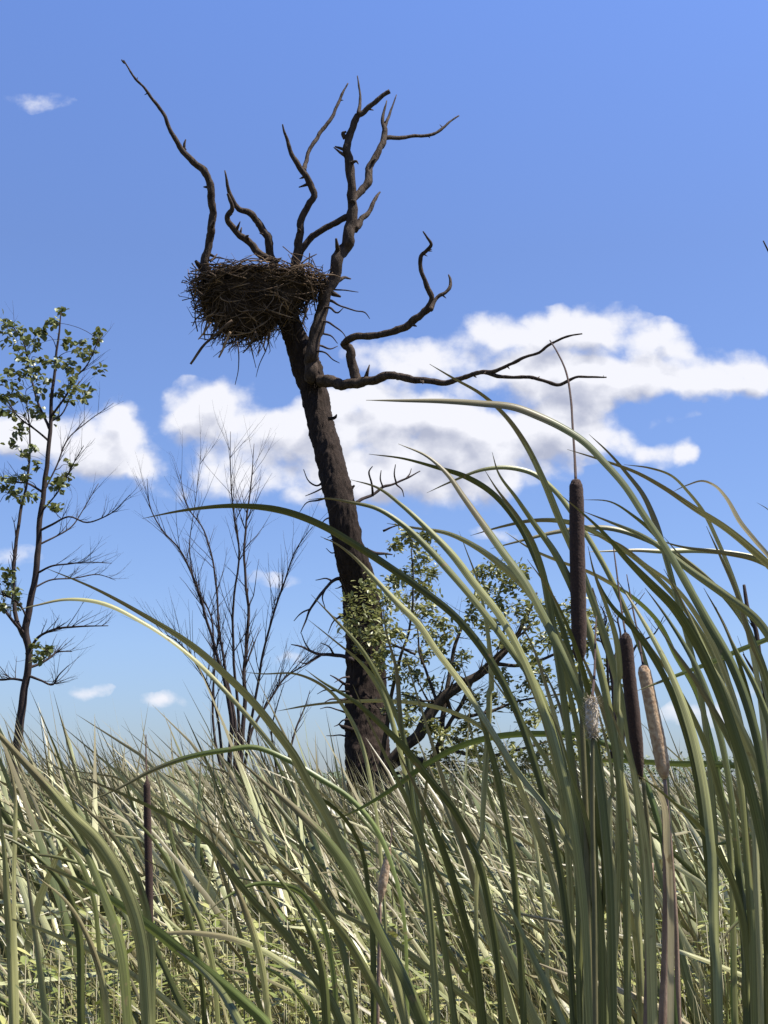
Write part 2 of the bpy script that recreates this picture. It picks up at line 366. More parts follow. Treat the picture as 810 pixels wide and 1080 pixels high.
tr_spec = [(390, 832, 25), (389, 812, 23), (387, 780, 22.5), (387, 748, 22.5), (386, 715, 21), (385, 680, 20.5), (383, 650, 20), (378, 615, 18), (368, 580, 16.5), (362, 547, 15.5),
           (355, 513, 15), (347, 480, 14.5), (338, 447, 13.8), (331, 413, 14), (323, 388, 15.5), (314, 362, 12.5), (305, 338, 11.5), (299, 312, 10.5), (293, 290, 8)]
pts = [P(x, y, DT + .3 * math.sin(y * .02)) for x, y, r in tr_spec]; rr = [r * PXM(p) for p, (x, y, r) in zip(pts, tr_spec)]
gp = pts[0].copy(); gp.z = -.1; pts = [gp] + pts; rr = [rr[0] * 1.35] + rr
pts, rr = smooth_path(pts, 14, rr)
mb = MB(); mb.tube(pts, rr, 72, .08, 3.5, ridge=.10); trunk = mb.build('trunk', M_bark, dead)
for (x, y, dx, dy, r) in ((352, 442, 3, -5, 2), (366, 520, 8, -8, 3), (398, 700, 8, -5, 2.4), (366, 770, -8, -6, 2.4)):
    limb([(x - (6 if dx > 0 else -6), y, r * 1.3), (x + dx * .5, y + dy * .5, r), (x + dx, y + dy, r * .4)], -.22, -.25, dead, 'branch_stub', M_bark, 8)

DL = [  # limb spec, start depth, end depth, thickness seg, sub branches [(spec, d0, d1)]
 ([(327, 402, 7.5), (328, 388, 8.5), (331, 373, 8.6), (337, 340, 8.5), (346, 307, 8.2), (358, 273, 8), (366, 255, 7.8), (371, 238, 7.5), (371, 207, 6), (369, 173, 5.8), (366, 160, 5), (369, 140, 4.6), (376, 124, 4.2), (385, 117, 3.6), (393, 110, 3.3), (403, 101, 3), (411, 96, 2.8)], 0, -.3,
  [([(378, 121, 2.6), (380, 105, 1.8), (377, 80, .7)], -.3, -.1),
   ([(371, 214, 4.6), (378, 205, 4.6), (387, 192, 5), (390, 177, 4.6), (396, 166, 4.2), (403, 153, 4.4), (405, 140, 3.8), (404, 126, 2.4), (408, 106, .7)], -.2, .5),
   ([(405, 146, 3), (420, 145, 2.7), (437, 143, 2.2), (455, 142, 2), (467, 135, 1.7), (475, 128, 1.3), (484, 122, .8)], .4, 1.0),
   ([(406, 134, 2.2), (411, 120, 1.6), (418, 100, .6)], .45, .7),
   ([(374, 242, 5), (383, 231, 3.8), (390, 220, 3), (396, 210, 2.4), (401, 203, 1.2)], -.1, .3),
   ([(370, 228, 4.2), (356, 234, 4), (343, 240, 4), (330, 249, 4.2), (319, 262, 4.6), (310, 275, 5)], -.1, .1),
   ([(365, 166, 2.6), (358, 160, 1.8), (352, 155, .6)], -.2, -.3), ([(364, 146, 3), (362, 141, 2.4), (365, 139, 1)], -.2, -.25),
   ([(371, 172, 2.6), (376, 170, 1.6), (378, 173, .6)], -.25, -.3), ([(356, 296, 3), (364, 293, 2), (370, 294, .9)], 0, .2)]),
 ([(303, 330, 6), (305, 300, 6), (311, 276, 6), (314, 262, 5), (315, 246, 4.6), (321, 224, 4.6), (331, 207, 4.3), (327, 193, 4.3), (320, 180, 4.2), (311, 168, 3.4), (304, 152, 2.4), (300, 140, 1.7), (298, 131, .8)], .1, -.5,
  [([(321, 180, 3), (322, 172, 2.7), (326, 159, 2.5), (333, 147, 2.5), (341, 136, 2.6), (350, 125, 2.4), (355, 113, 2), (360, 100, 1.7), (367, 88, .9)], -.3, .3)]),
 ([(300, 335, 7), (270, 322, 7), (240, 308, 7), (219, 292, 6.5), (215, 280, 6), (220, 262, 5), (223, 247, 5), (223, 233, 5.2), (225, 220, 5), (222, 207, 5.2), (222, 195, 4.8), (216, 181, 5), (205, 172, 4.4), (196, 161, 3.8), (187, 149, 3.2), (177, 131, 2.6), (170, 117, 2.2), (160, 103, 2), (150, 91, 1.6), (143, 83, 1.5), (130, 64, 1)], 0, -.9,
  [([(195, 158, 2.2), (195, 152, 1.7), (196, 147, .7)], -.6, -.6), ([(214, 284, 4.5), (209, 279, 3.6), (206, 275, 1.5)], -.2, -.35), ([(131, 67, 1.2), (129, 65, 1), (128, 63, .7)], -.9, -.95)]),
 ([(298, 325, 7), (290, 298, 6.5), (287, 275, 6), (284, 258, 5), (278, 243, 4.8), (271, 233, 4.4), (262, 226, 4), (252, 219, 3.8), (246, 212, 3.4), (241, 200, 2.4), (237, 180, .8)], 0, -.6,
  [([(284, 272, 5), (277, 269, 5), (267, 260, 4.8), (258, 251, 4.5), (247, 243, 4.2), (242, 236, 3.8), (240, 228, 3.4), (244, 221, 3), (242, 212, 2.4), (240, 204, 1.6)], -.2, -.75),
   ([(261, 252, 2.5), (260, 249, 2), (262, 248, .8)], -.45, -.5)]),
 ([(334, 403, 8), (345, 403, 8), (356, 405, 7), (367, 405, 6.6), (382, 402, 6.6), (397, 401, 6), (410, 397, 5), (423, 397, 5), (436, 400, 4.5), (450, 402, 4.2), (470, 404, 3.8), (482, 400, 3.2), (494, 397, 3.2), (506, 393, 3), (517, 393, 3), (527, 389, 2.3), (540, 384, 2.2), (552, 377, 2), (568, 372, 2), (580, 363, 1.8), (590, 358, 1.6), (602, 354, 1.3), (614, 352, .8)], 0, -1.6,
  [([(515, 393, 2.8), (527, 397, 2.6), (540, 398, 2.3), (552, 397, 2.2), (563, 398, 2.4), (578, 403, 2.2), (590, 406, 2.4), (598, 402, 2), (607, 398, 1.8), (622, 398, 1.5), (640, 398, .8)], -1.1, -1.4),
   ([(377, 405, 7.5), (374, 392, 6.5), (370, 378, 6.2), (366, 366, 5.8), (362, 360, 5)], -.3, -.4),
   ([(362, 362, 4.2), (369, 357, 4.6), (382, 355, 4.5), (395, 355, 4.6), (410, 352, 4.9), (424, 347, 5), (436, 340, 5), (445, 331, 4.8), (453, 324, 4.8), (455, 315, 3.8), (451, 303, 3.4), (445, 290, 2.8), (443, 278, 2.6), (444, 270, 2.6), (450, 264, 2.5), (454, 258, 2.2), (450, 250, 1.6), (446, 244, .7)], -.4, -1.3),
   ([(454, 326, 3.5), (457, 320, 2.8), (463, 312, 2.4), (470, 308, 2.2), (475, 303, 2.2), (475, 296, 1.7), (473, 290, .9)], -1.1, -.9)]),
]
for spec, d0, d1, subs in DL:
    o, _, _ = limb(spec, d0, d1, dead, mt=M_wood)
    for s2, a, b_ in subs:
        # sub branches sit one level deeper: re-express in the limb's space (the limb object is at the tree's origin)
        limb(s2, a, b_, o, 'fork' if len(s2) > 4 else 'stub', M_wood, 9)

def twigs(seedpts, parent, depth0, name='twig', mt=None, R0=1.2):
    for spec in seedpts:
        limb(spec, depth0, depth0 + random.uniform(-.5, .5), parent, name, mt or M_twig, 5, 4, .1)
TW = [
 [(376, 530, 2.4), (384, 525, 2.2), (393, 523, 2), (404, 514, 1.9), (417, 510, 1.6), (430, 504, 1.3), (443, 497, .7)],
 [(393, 523, 1.8), (392, 510, 1.4), (389, 498, 1.1), (393, 492, .6)], [(404, 514, 1.3), (401, 505, 1), (402, 496, .5)], [(418, 510, 1.4), (416, 500, 1), (417, 490, .5)], [(428, 505, 1.2), (432, 500, .8), (434, 494, .4)],
 [(417, 510, 1.2), (424, 517, .9), (426, 524, .5)],
 [(386, 579, 3), (396, 583, 2.2), (405, 584, 1.6), (414, 585, .8)],
 [(366, 612, 3), (358, 610, 2.6), (350, 613, 2.3), (343, 620, 2), (337, 628, 1.8), (328, 642, 1.5), (322, 656, 1.2), (317, 668, .6)], [(350, 613, 1.6), (344, 610, 1), (333, 612, .5)], [(328, 642, 1.3), (316, 648, .9), (310, 655, .5)],
 [(345, 618, 1.3), (340, 630, 1), (343, 642, .5)],
 [(372, 697, 3.2), (360, 692, 2.6), (350, 690, 2.4), (338, 690, 2.1), (327, 686, 1.8), (318, 682, 1.3), (307, 680, .6)], [(340, 690, 1.6), (330, 696, 1.3), (322, 700, 1), (315, 698, .5)], [(327, 686, 1.2), (322, 678, .9), (318, 668, .5)],
 [(352, 690, 1.5), (347, 682, 1.1), (338, 678, .5)], [(370, 735, 2.2), (360, 738, 1.6), (350, 737, 1.2), (342, 741, .5)], [(365, 722, 2), (356, 716, 1.4), (348, 712, .6)],
 [(343, 506, 1.8), (334, 512, 1.2), (326, 508, .9), (320, 495, .5)], [(345, 525, 1.5), (335, 528, 1.1), (324, 530, .8), (316, 540, .4)], [(340, 515, 1.3), (330, 520, .9), (322, 523, .5)], [(352, 545, 1.6), (343, 548, 1), (336, 556, .5)],
 [(349, 535, 1.2), (352, 545, 1), (358, 552, .7), (362, 548, .4)],
 [(343, 317, 2.2), (351, 318, 2), (358, 322, 1.3), (366, 325, 1.1), (376, 328, 1), (385, 330, .9), (390, 336, .5)], [(341, 324, 1.8), (349, 325, 1.6), (356, 330, 1.1), (362, 325, .5)], [(345, 305, 1.6), (352, 305, 1.4), (364, 306, .9), (378, 308, .5)],
 [(337, 338, 1.6), (346, 340, 1.5), (354, 345, 1.2), (362, 352, .8), (367, 360, .5)], [(333, 350, 1.6), (342, 352, 1.5), (350, 355, 1), (356, 362, .5)], [(331, 364, 1.6), (340, 365, 1.5), (348, 368, 1), (356, 365, .5)], [(331, 370, 1.4), (343, 372, 1.2), (352, 380, .8), (358, 383, .4)],
 [(370, 640, 2.2), (362, 648, 1.6), (352, 655, 1), (346, 668, .5)],
]
twigs(TW, dead, -.1)
random.seed(11)
for k in range(16):
    y = random.uniform(560, 800); side = random.choice((-1, -1, 1)); x0 = 386 + side * 18; L = random.uniform(14, 40); a = random.uniform(-.5, .35)
    limb([(x0, y, 1.6), (x0 + side * L * .4, y - L * .4 * a - 2, 1.1), (x0 + side * L * .75, y - L * .7 * a + random.uniform(-4, 4), .8), (x0 + side * L, y - L * a, .4)], -.1, random.uniform(-.4, .4), dead, 'twig', M_twig, 5, 4, .1)

# ------------------------------------------------------------------ nest
random.seed(5)
NC = P(274, 296, DT - .1); px_ = PXM(NC)
nest = empty('nest', NC)
tag(nest, 'huge bowl shaped bird nest of dark sticks wedged in the fork of the dead tree', 'nest')
def nest_r(h):      # h 0 (rim) .. 1 (bottom)
    return (65 * (1 - .12 * h - .72 * h ** 2.2) + 3) * px_
def nest_c(h):      # centre drifts left as it goes down
    return NC + Vector((-15 * h * px_, 0, (-1 - 59 * h) * px_))
mb = MB(); ring = 40; lv = 16
for j in range(lv + 1):
    h = j / lv; c = nest_c(h)
    for k in range(ring):
        a = 2 * math.pi * k / ring; d = Vector((math.cos(a), .65 * math.sin(a), 0)); r = nest_r(h) * .86
        q = c + d * r; r *= 1 + .14 * noise.noise(q * 3.5) + .1 * noise.noise(q * 9)
        mb.v.append(c + d * r + Vector((0, 0, .05 * noise.noise(q * 5)))); mb.uv.append((0, 0)); mb.r.append(.3)
for j in range(lv):
    for k in range(ring): a = j * ring; k2 = (k + 1) % ring; mb.f.append((a + k, a + k2, a + ring + k2, a + ring + k))
i0 = len(mb.v); mb.v.append(nest_c(.3)); mb.uv.append((0, 0)); mb.r.append(.3)
for k in range(ring): mb.f.append((k, i0, (k + 1) % ring))
e = lv * ring; mb.f.append(tuple(e + k for k in range(ring))[::-1])
mb.build('nest_cup', M_core, nest)
def stick_path(mode):
    a = random.uniform(0, 2 * math.pi); h = random.random() ** 1.1
    if mode == 'rim': h = random.uniform(-.04, .12)
    c = nest_c(max(h, 0)); d = Vector((math.cos(a), .65 * math.sin(a), 0)); tan = Vector((-math.sin(a), .65 * math.cos(a), 0))
    if h < 0: c = c + Vector((0, 0, -h * 70 * px_))
    p = c + d * nest_r(max(h, 0)) * random.uniform(.82, 1.03)
    L = random.uniform(.25, .8)
    dr = tan * random.choice((-1, 1)) + Vector((0, 0, random.gauss(0, .35))) + d * random.gauss(-.05, .3)
    if mode == 'hang':
        h = random.uniform(.45, .98); c = nest_c(h); p = c + d * nest_r(h) * random.uniform(.5, .95)
        dr = Vector((random.gauss(-.25, .45), random.gauss(0, .4), -1)); L = random.uniform(.25, .65)
    elif h > .5: dr = dr + Vector((random.gauss(0, .3), 0, random.gauss(-.5, .5)))
    dr.normalize(); bend = Vector((random.gauss(0, .3), random.gauss(0, .3), random.gauss(0, .3))) * L * .35
    s0 = p - dr * L * (.5 if mode != 'hang' else .3)
    return [s0 + dr * (L * t) + bend * (4 * t * (1 - t)) + Vector((random.gauss(0, .012), random.gauss(0, .012), random.gauss(0, .012))) for t in (0, .25, .5, .75, 1)]
mb = MB()
for k in range(1150):
    mode = 'rim' if k % 3 == 0 else ('hang' if k % 5 == 1 else 'wall')
    p = stick_path(mode); r = random.uniform(.004, .011)
    mb.tube(p, [r, r, r * .85, r * .7, r * .3], 5)
st = mb.build('stick_mass', M_stick, nest); st['kind'] = 'stuff'
for k in range(82):
    mode = 'rim' if k % 3 == 0 else ('hang' if k % 3 == 1 else 'wall')
    mb = MB(); p = stick_path(mode); r = random.uniform(.007, .014); mb.tube(p, [r, r, r * .9, r * .7, r * .35], 6); mb.build('stick', M_stick, nest)
for spec in ([(245, 338, 1.6), (228, 352, 1.8), (213, 367, 1.8), (201, 384, 1.4)], [(222, 340, 1.3), (214, 352, 1.2), (209, 358, .8)], [(243, 350, 1.6), (237, 364, 1.6), (231, 377, 1.2)],
             [(250, 360, .9), (252, 378, .8), (251, 392, .6), (248, 406, .4)], [(262, 358, .8), (266, 372, .7), (270, 388, .4)], [(285, 350, .9), (281, 368, .7), (273, 386, .6), (270, 398, .3)], [(270, 350, 1.5), (262, 366, 1.2), (256, 372, .8)],
             [(215, 312, 1.6), (204, 306, 1.3), (197, 308, .8)], [(216, 330, 1.3), (207, 336, 1), (203, 344, .6)], [(230, 340, 1.5), (222, 356, 1), (218, 362, .6)], [(325, 325, 1.2), (320, 340, 1), (324, 350, .5)],
             [(320, 345, 1), (312, 355, .8), (316, 362, .4)], [(222, 276, 1.3), (226, 272, 1), (229, 268, .7)], [(318, 278, 1.2), (326, 272, 1), (334, 268, .5)], [(340, 290, 1.4), (352, 290, 1.1), (360, 293, .5)]):
    limb(spec, -.75, -.6, nest, 'stick', M_stick, 6, 4, .1)

# ------------------------------------------------------------------ trees grown from traced stems
class Skel:
    """a tree's wood: traced or grown paths; keeps points so new shoots can start from the nearest one"""
    def __init__(s, Y, k=.78): s.Y = Y; s.k = k; s.nodes = []; s.paths = []; s.own = []; s.at = {}
    def add(s, pts, rr, main=False):
        o = len(s.paths) if main else s.at.get(tuple(pts[0]), 0)
        s.paths.append((pts, rr)); s.own.append(o); s.nodes += [(p, r) for p, r in zip(pts, rr)]
        for p in pts: s.at.setdefault(tuple(p), o)
    def trace(s, spec, d0=0, d1=0, sub=5):
        spec = [(x, y, r * s.k) for x, y, r in spec]
        n = len(spec); pts = [P(x, y, s.Y + d0 + (d1 - d0) * i / (n - 1)) for i, (x, y, r) in enumerate(spec)]
        rr = [r * PXM(p) for p, (x, y, r) in zip(pts, spec)]
        pts, rr = smooth_path(pts, sub, rr)
        for i in range(1, len(pts)): q = pts[i]; pts[i] = q + Vector((noise.noise(q * 4), noise.noise(q * 4 + Vector((7, 0, 0))), 0)) * min(.02, rr[i])
        s.add(pts, rr, True); return pts, rr
    def reach(s, target, r_tip=.003, rise=.25):
        best = None
        for p, r in s.nodes:
            if p.z > target.z - .05: continue
            d = (p - target).length + .6 * max(0, (p.z - target.z + .1)) + .9 * abs(p.z - target.z) * .15
            if best is None or d < best[0]: best = (d, p, r)
        if best is None: return None
        _, p, r = best; L = (target - p).length
        mid = p.lerp(target, .5) + Vector((random.gauss(0, .06), random.gauss(0, .08), -.0 + rise * .3)) * L
        m1 = p.lerp(mid, .5) + Vector((random.gauss(0, .04), random.gauss(0, .04), random.gauss(0, .04))) * L
        pts = smooth_path([p, m1, mid, target], 4); r0 = min(r * .75, r_tip + L * .012); n = len(pts)
        rr = [r0 + (r_tip - r0) * i / (n - 1) for i in range(n)]; s.add(pts, rr); return pts
    def shoot(s, p, d, L, r, lev, spread=.6, up=.15, kink=.25):
        n = max(4, int(L / .10)); pts = [p.copy()]; dd = d.normalized()
        for i in range(n):
            dd = (dd + Vector((random.gauss(0, kink), random.gauss(0, kink), random.gauss(0, kink) + up)) * .35).normalized(); pts.append(pts[-1] + dd * (L / n))
        rr = [r * (1 - .75 * i / n) for i in range(n + 1)]; s.add(pts, rr)
        if lev > 0:
            k = max(2, int(L / .22))
            for j in range(k):
                i = int(n * random.uniform(.2, .95)); q = pts[i]; ax = (pts[min(i + 1, n)] - pts[max(i - 1, 0)]).normalized()
                sd = Vector((random.choice((-1, 1)) * random.uniform(.4, 1), random.uniform(-1, 1) * .8, random.uniform(-.2, .6))); sd = (ax * .8 + sd * spread).normalized()
                s.shoot(q, sd, L * random.uniform(.3, .55), rr[i] * .6, lev - 1, spread, up, kink)
        return pts
def split_skel(sk, parent, mt, n_main):
    """the first n_main paths: the trunk, then each its own branch; the rest joins the branch mesh nearest to it"""
    mbs = [MB() for _ in range(n_main)]; heads = [sk.paths[i][0] for i in range(n_main)]
    for i, (pts, rr) in enumerate(sk.paths):
        if i < n_main: k = i; seg = 10 if i == 0 else 7
        else:
            p = pts[0]; k = sk.own[i]; seg = 5 if max(rr) > .008 else 4
        mbs[k].tube(pts, rr, seg, .08 if i < n_main else 0, 8)
    for k, m_ in enumerate(mbs): m_.build('trunk' if k == 0 else 'branch', mt, parent)

# ---- left tree: slender, leaves only near its top
random.seed(21)
LT = 13.0
lb = P(17, 800, LT); lb.z = 0; left_tree = empty('slender_tree', lb)
tag(left_tree, 'slender dark tree with sparse leaf clusters near its top and bare lower twigs', 'tree')
sk = Skel(LT)
b0 = [(14, 900, 7), (16, 800, 6.4), (20, 765, 5.8), (26, 726, 5), (31, 692, 4.8), (27, 662, 5), (36, 617, 4.2), (41, 567, 3.8), (46, 517, 3.4), (52, 455, 2.7), (57, 400, 2), (62, 350, 1.3), (64, 330, .8)]
sk.trace(b0)
_p, _r = sk.paths[0]; sk.paths[0] = ([Vector((_p[0].x, _p[0].y, -.05))] + _p, [_r[0] * 1.2] + _r)
ms = [([(26, 672, 3.6), (18, 655, 3), (15, 600, 2.6), (20, 550, 2.2), (28, 510, 1.8), (32, 470, 1.3), (28, 420, .8)], .5),
      ([(28, 670, 2.4), (14, 655, 2), (2, 640, 1.8), (-14, 600, 1.4), (-20, 540, 1)], -.5), ([(52, 452, 2), (40, 425, 1.6), (31, 392, 1.3), (24, 360, 1), (10, 340, .6)], .4),
      ([(53, 440, 1.8), (68, 420, 1.4), (80, 398, 1.1), (92, 385, .9), (104, 358, .6)], -.4), ([(51, 465, 1.6), (40, 455, 1.3), (20, 440, 1), (4, 418, .7)], -.3), ([(52, 445, 1.4), (64, 438, 1), (76, 415, .9), (84, 402, .6)], .3),
      ([(46, 520, 1.8), (30, 510, 1.4), (12, 508, 1), (-10, 500, .7)], .3), ([(42, 560, 1.8), (56, 553, 1.5), (72, 545, 1.2), (92, 551, 1.1), (110, 545, .9), (122, 538, .7), (137, 522, .4)], -.5),
      ([(40, 575, 1.5), (58, 566, 1.2), (76, 555, .9), (86, 540, .7), (104, 510, .4)], .4), ([(46, 520, 1.3), (60, 490, 1.1), (74, 460, .9), (92, 445, .7), (120, 425, .3)], .3),
      ([(38, 605, 1.6), (54, 597, 1.3), (70, 595, 1.1), (90, 593, .9), (118, 594, .4)], -.3), ([(36, 620, 1.4), (52, 612, 1.1), (78, 610, .9), (104, 606, .7), (122, 612, .3)], .4),
      ([(28, 690, 2.3), (40, 672, 1.9), (56, 664, 1.6), (80, 661, 1.3), (114, 660, .6)], -.4), ([(29, 705, 2.3), (42, 700, 1.8), (52, 694, 1.5), (60, 688, 1.2), (76, 687, .6)], .3),
      ([(28, 712, 2), (44, 718, 1.5), (56, 722, 1.2), (62, 712, .9), (72, 702, .5)], -.2), ([(27, 718, 1.9), (14, 716, 1.6), (0, 717, 1.3), (-20, 712, 1)], .3), ([(44, 540, 1.3), (60, 520, 1), (76, 492, .8), (88, 470, .5)], -.4),
      ([(30, 660, 1.8), (22, 640, 1.3), (10, 630, 1.1), (-5, 625, .8)], -.3)]
for s_, d_ in ms: sk.trace(s_, 0, d_)
nmain = len(sk.paths)
for i in range(1, nmain):
    pts, rr = sk.paths[i]; n = len(pts)
    for j in range(13 if i > 6 else 8):
        k = int(n * random.uniform(.25, .95)); ax = (pts[min(k + 1, n - 1)] - pts[k - 1]).normalized()
        dd = (ax + Vector((random.gauss(.15, .5), random.gauss(0, .5), random.uniform(-.1, .8)))).normalized()
        sk.shoot(pts[k], dd, random.uniform(.14, .42), max(rr[k] * .5, .003), 1, .6, .15)
clus = [(65, 329, 5), (58, 340, 6), (52, 340, 5), (45, 350, 7), (40, 352, 5), (4, 340, 8), (12, 342, 9), (20, 348, 9), (8, 352, 8), (28, 360, 8), (15, 365, 9), (38, 365, 9), (25, 378, 9), (70, 358, 8), (68, 362, 6), (88, 360, 7), (84, 370, 8), (98, 372, 8), (103, 352, 7), (102, 358, 5),
        (105, 391, 7), (90, 375, 5), (45, 380, 8), (36, 386, 8), (60, 382, 9), (74, 387, 9), (72, 385, 7), (30, 392, 8), (40, 398, 9), (52, 402, 7), (22, 396, 7), (12, 392, 8), (4, 400, 9), (16, 410, 7), (78, 400, 10), (77, 410, 10), (95, 412, 8), (88, 418, 8), (75, 422, 6), (62, 415, 7), (42, 412, 8),
        (24, 418, 9), (10, 418, 7), (4, 420, 6), (35, 432, 9), (43, 436, 6), (60, 440, 7), (2, 432, 6), (14, 437, 7), (22, 452, 8), (18, 456, 7), (14, 470, 8), (34, 472, 6), (25, 480, 6), (36, 490, 8), (24, 503, 9), (14, 505, 9), (5, 512, 9), (12, 520, 9), (33, 522, 7), (22, 524, 8), (65, 508, 7), (74, 490, 6), (72, 502, 6),
        (55, 510, 6), (64, 512, 5), (60, 534, 8), (56, 536, 6), (10, 603, 7), (8, 612, 7), (18, 625, 8), (6, 625, 8), (15, 640, 7), (4, 640, 7), (38, 680, 6), (46, 690, 7), (40, 694, 7), (52, 684, 5)]
mb = MB()
for (x, y, r) in clus:
    c = P(x, y, LT + random.uniform(-.7, .7)); sk.reach(c, .0025)
    w = r * PXM(c)
    for k in range(int(7 + r * 1.3)):
        p = c + Vector((random.gauss(0, .42), random.gauss(0, .5), random.gauss(0, .36))) * w
        mb.leaf(p, Vector((random.gauss(0, 1), random.gauss(0, 1), random.gauss(-.3, .7))), Vector((random.gauss(0, .5), random.gauss(0, .5), 1)), random.uniform(.05, .085), random.uniform(.045, .07))
split_skel(sk, left_tree, M_twig, nmain)
mb.build('crown', M_tleaf, left_tree, smooth=False)

# ---- oak growing beside the dead tree
random.seed(33)
OT = 15.5
ob = P(398, 850, OT); ob.z = 0; oak = empty('oak_tree', ob)
tag(oak, 'leafy young oak with a crooked leaning limb between the dead tree and cattails', 'tree')
sk = Skel(OT)
sk.trace([(395, 905, 9), (397, 850, 8), (401, 822, 7), (410, 804, 6.5), (424, 790, 7.5), (440, 777, 7.8), (449, 762, 8), (457, 748, 8), (468, 735, 7.5), (483, 724, 6.8), (504, 712, 5.5), (520, 700, 4.5), (540, 678, 3.4), (556, 650, 2.4), (566, 625, 1.4)])
_p, _r = sk.paths[0]; sk.paths[0] = ([Vector((_p[0].x, _p[0].y, -.05))] + _p, [_r[0] * 1.2] + _r)
ms = [([(402, 818, 5), (430, 800, 4.6), (458, 806, 4.2), (465, 780, 4), (468, 750, 3.6), (474, 715, 3), (480, 680, 2.4), (497, 640, 1.8), (505, 600, 1)], .8),
      ([(455, 800, 3.4), (470, 770, 3), (485, 745, 2.8), (500, 715, 2.4), (525, 690, 1.8), (560, 660, 1.2)], -.6),
      ([(398, 835, 4), (404, 790, 3.4), (412, 740, 2.8), (420, 700, 2.2), (432, 660, 1.7), (436, 620, 1.2), (434, 580, .8)], -.9),
      ([(470, 735, 3), (480, 755, 2.5), (510, 752, 2.2), (545, 740, 1.6), (590, 732, .9)], .5),
      ([(413, 745, 2.2), (398, 720, 1.7), (388, 690, 1.3), (378, 660, .9), (368, 640, .5)], -.4),
      ([(520, 700, 3), (548, 702, 2.4), (585, 690, 1.8), (615, 672, 1.3), (640, 650, .8)], .4),
      ([(470, 790, 3), (510, 798, 2.5), (550, 790, 2), (600, 776, 1.5), (640, 770, .8)], .9),
      ([(438, 690, 1.8), (415, 680, 1.5), (398, 672, 1.1), (380, 676, .6)], -.6),
      ([(462, 742, 2.5), (452, 715, 2), (443, 690, 1.5), (440, 660, 1)], .5)]
for s_, d_ in ms: sk.trace(s_, 0, d_)
nmain = len(sk.paths)
for i in range(0, nmain):
    pts, rr = sk.paths[i]; n = len(pts)
    for j in range(14):
        k = int(n * random.uniform(.3, .95)); ax = (pts[min(k + 1, n - 1)] - pts[k - 1]).normalized()
        sk.shoot(pts[k], ax * .5 + Vector((random.gauss(0, .7), random.gauss(0, .5), random.gauss(.2, .6))), random.uniform(.25, .6), max(rr[k] * .25, .004), 1, .7, .05)
clus = [(428, 562, 8), (436, 570, 10), (444, 566, 7), (420, 575, 7), (446, 588, 11), (440, 604, 12), (428, 606, 8), (456, 604, 7), (414, 612, 8), (447, 622, 10), (425, 630, 12), (410, 634, 10), (395, 622, 10), (384, 616, 9), (376, 632, 12), (388, 642, 13), (372, 650, 12), (392, 660, 13), (378, 668, 11), (366, 660, 8), (405, 655, 10),
        (400, 672, 10), (386, 682, 9), (416, 668, 9), (440, 645, 10), (455, 640, 9), (462, 655, 9), (470, 668, 10), (452, 668, 10), (464, 684, 9), (446, 690, 9), (430, 700, 8), (404, 692, 10), (398, 700, 8), (414, 712, 8), (440, 712, 7), (428, 735, 8), (440, 742, 9), (412, 748, 8), (456, 722, 8),
        (508, 605, 9), (520, 598, 10), (532, 606, 11), (546, 602, 9), (540, 618, 9), (515, 622, 8), (500, 632, 8), (524, 636, 9), (498, 650, 8), (512, 660, 9), (530, 655, 10), (548, 640, 10), (560, 655, 10), (576, 640, 11), (590, 652, 11), (604, 640, 9), (586, 668, 10), (606, 664, 10), (622, 650, 9), (570, 676, 10), (552, 682, 9),
        (598, 690, 9), (618, 682, 9), (632, 665, 9), (480, 700, 7), (490, 690, 6), (530, 712, 9), (556, 722, 9), (575, 712, 8), (592, 724, 9), (540, 740, 10), (520, 735, 8), (560, 755, 10), (580, 750, 9), (600, 745, 9), (512, 762, 8), (495, 770, 9), (480, 778, 8), (500, 790, 11), (520, 800, 12), (540, 795, 13), (560, 800, 12), (578, 792, 11),
        (548, 812, 11), (524, 816, 10), (500, 812, 9), (478, 808, 8), (590, 808, 10), (604, 780, 9), (620, 770, 9), (610, 800, 9), (634, 790, 9), (645, 775, 8), (440, 800, 11), (455, 815, 12), (470, 795, 11), (490, 825, 12), (515, 835, 13), (545, 832, 13), (575, 828, 12), (605, 822, 12), (635, 812, 11), (460, 775, 9), (560, 700, 10), (530, 680, 10), (605, 705, 10), (500, 740, 9), (424, 775, 6), (432, 760, 7), (455, 765, 6), (650, 720, 7), (640, 700, 7), (625, 720, 6)]
mb = MB()
for (x, y, r) in clus:
    c = P(x + random.gauss(0, 2), y, OT + random.uniform(-.9, .9) - (.9 if x < 412 else 0)); sk.reach(c, .003)
    w = r * PXM(c) * 1.3
    for k in range(int((24 + r * 7) * (.45 if x < 400 else 1))):
        p = c + Vector((random.gauss(0, .46), random.gauss(0, .5), random.gauss(0, .4))) * w
        mb.leaf(p, Vector((random.gauss(0, 1), random.gauss(0, 1), random.gauss(-.2, .6))), Vector((random.gauss(0, .5), random.gauss(0, .5), 1)), random.uniform(.05, .10), random.uniform(.03, .05))
split_skel(sk, oak, M_oak, nmain)
mb.build('crown', M_oakleaf, oak, smooth=False)

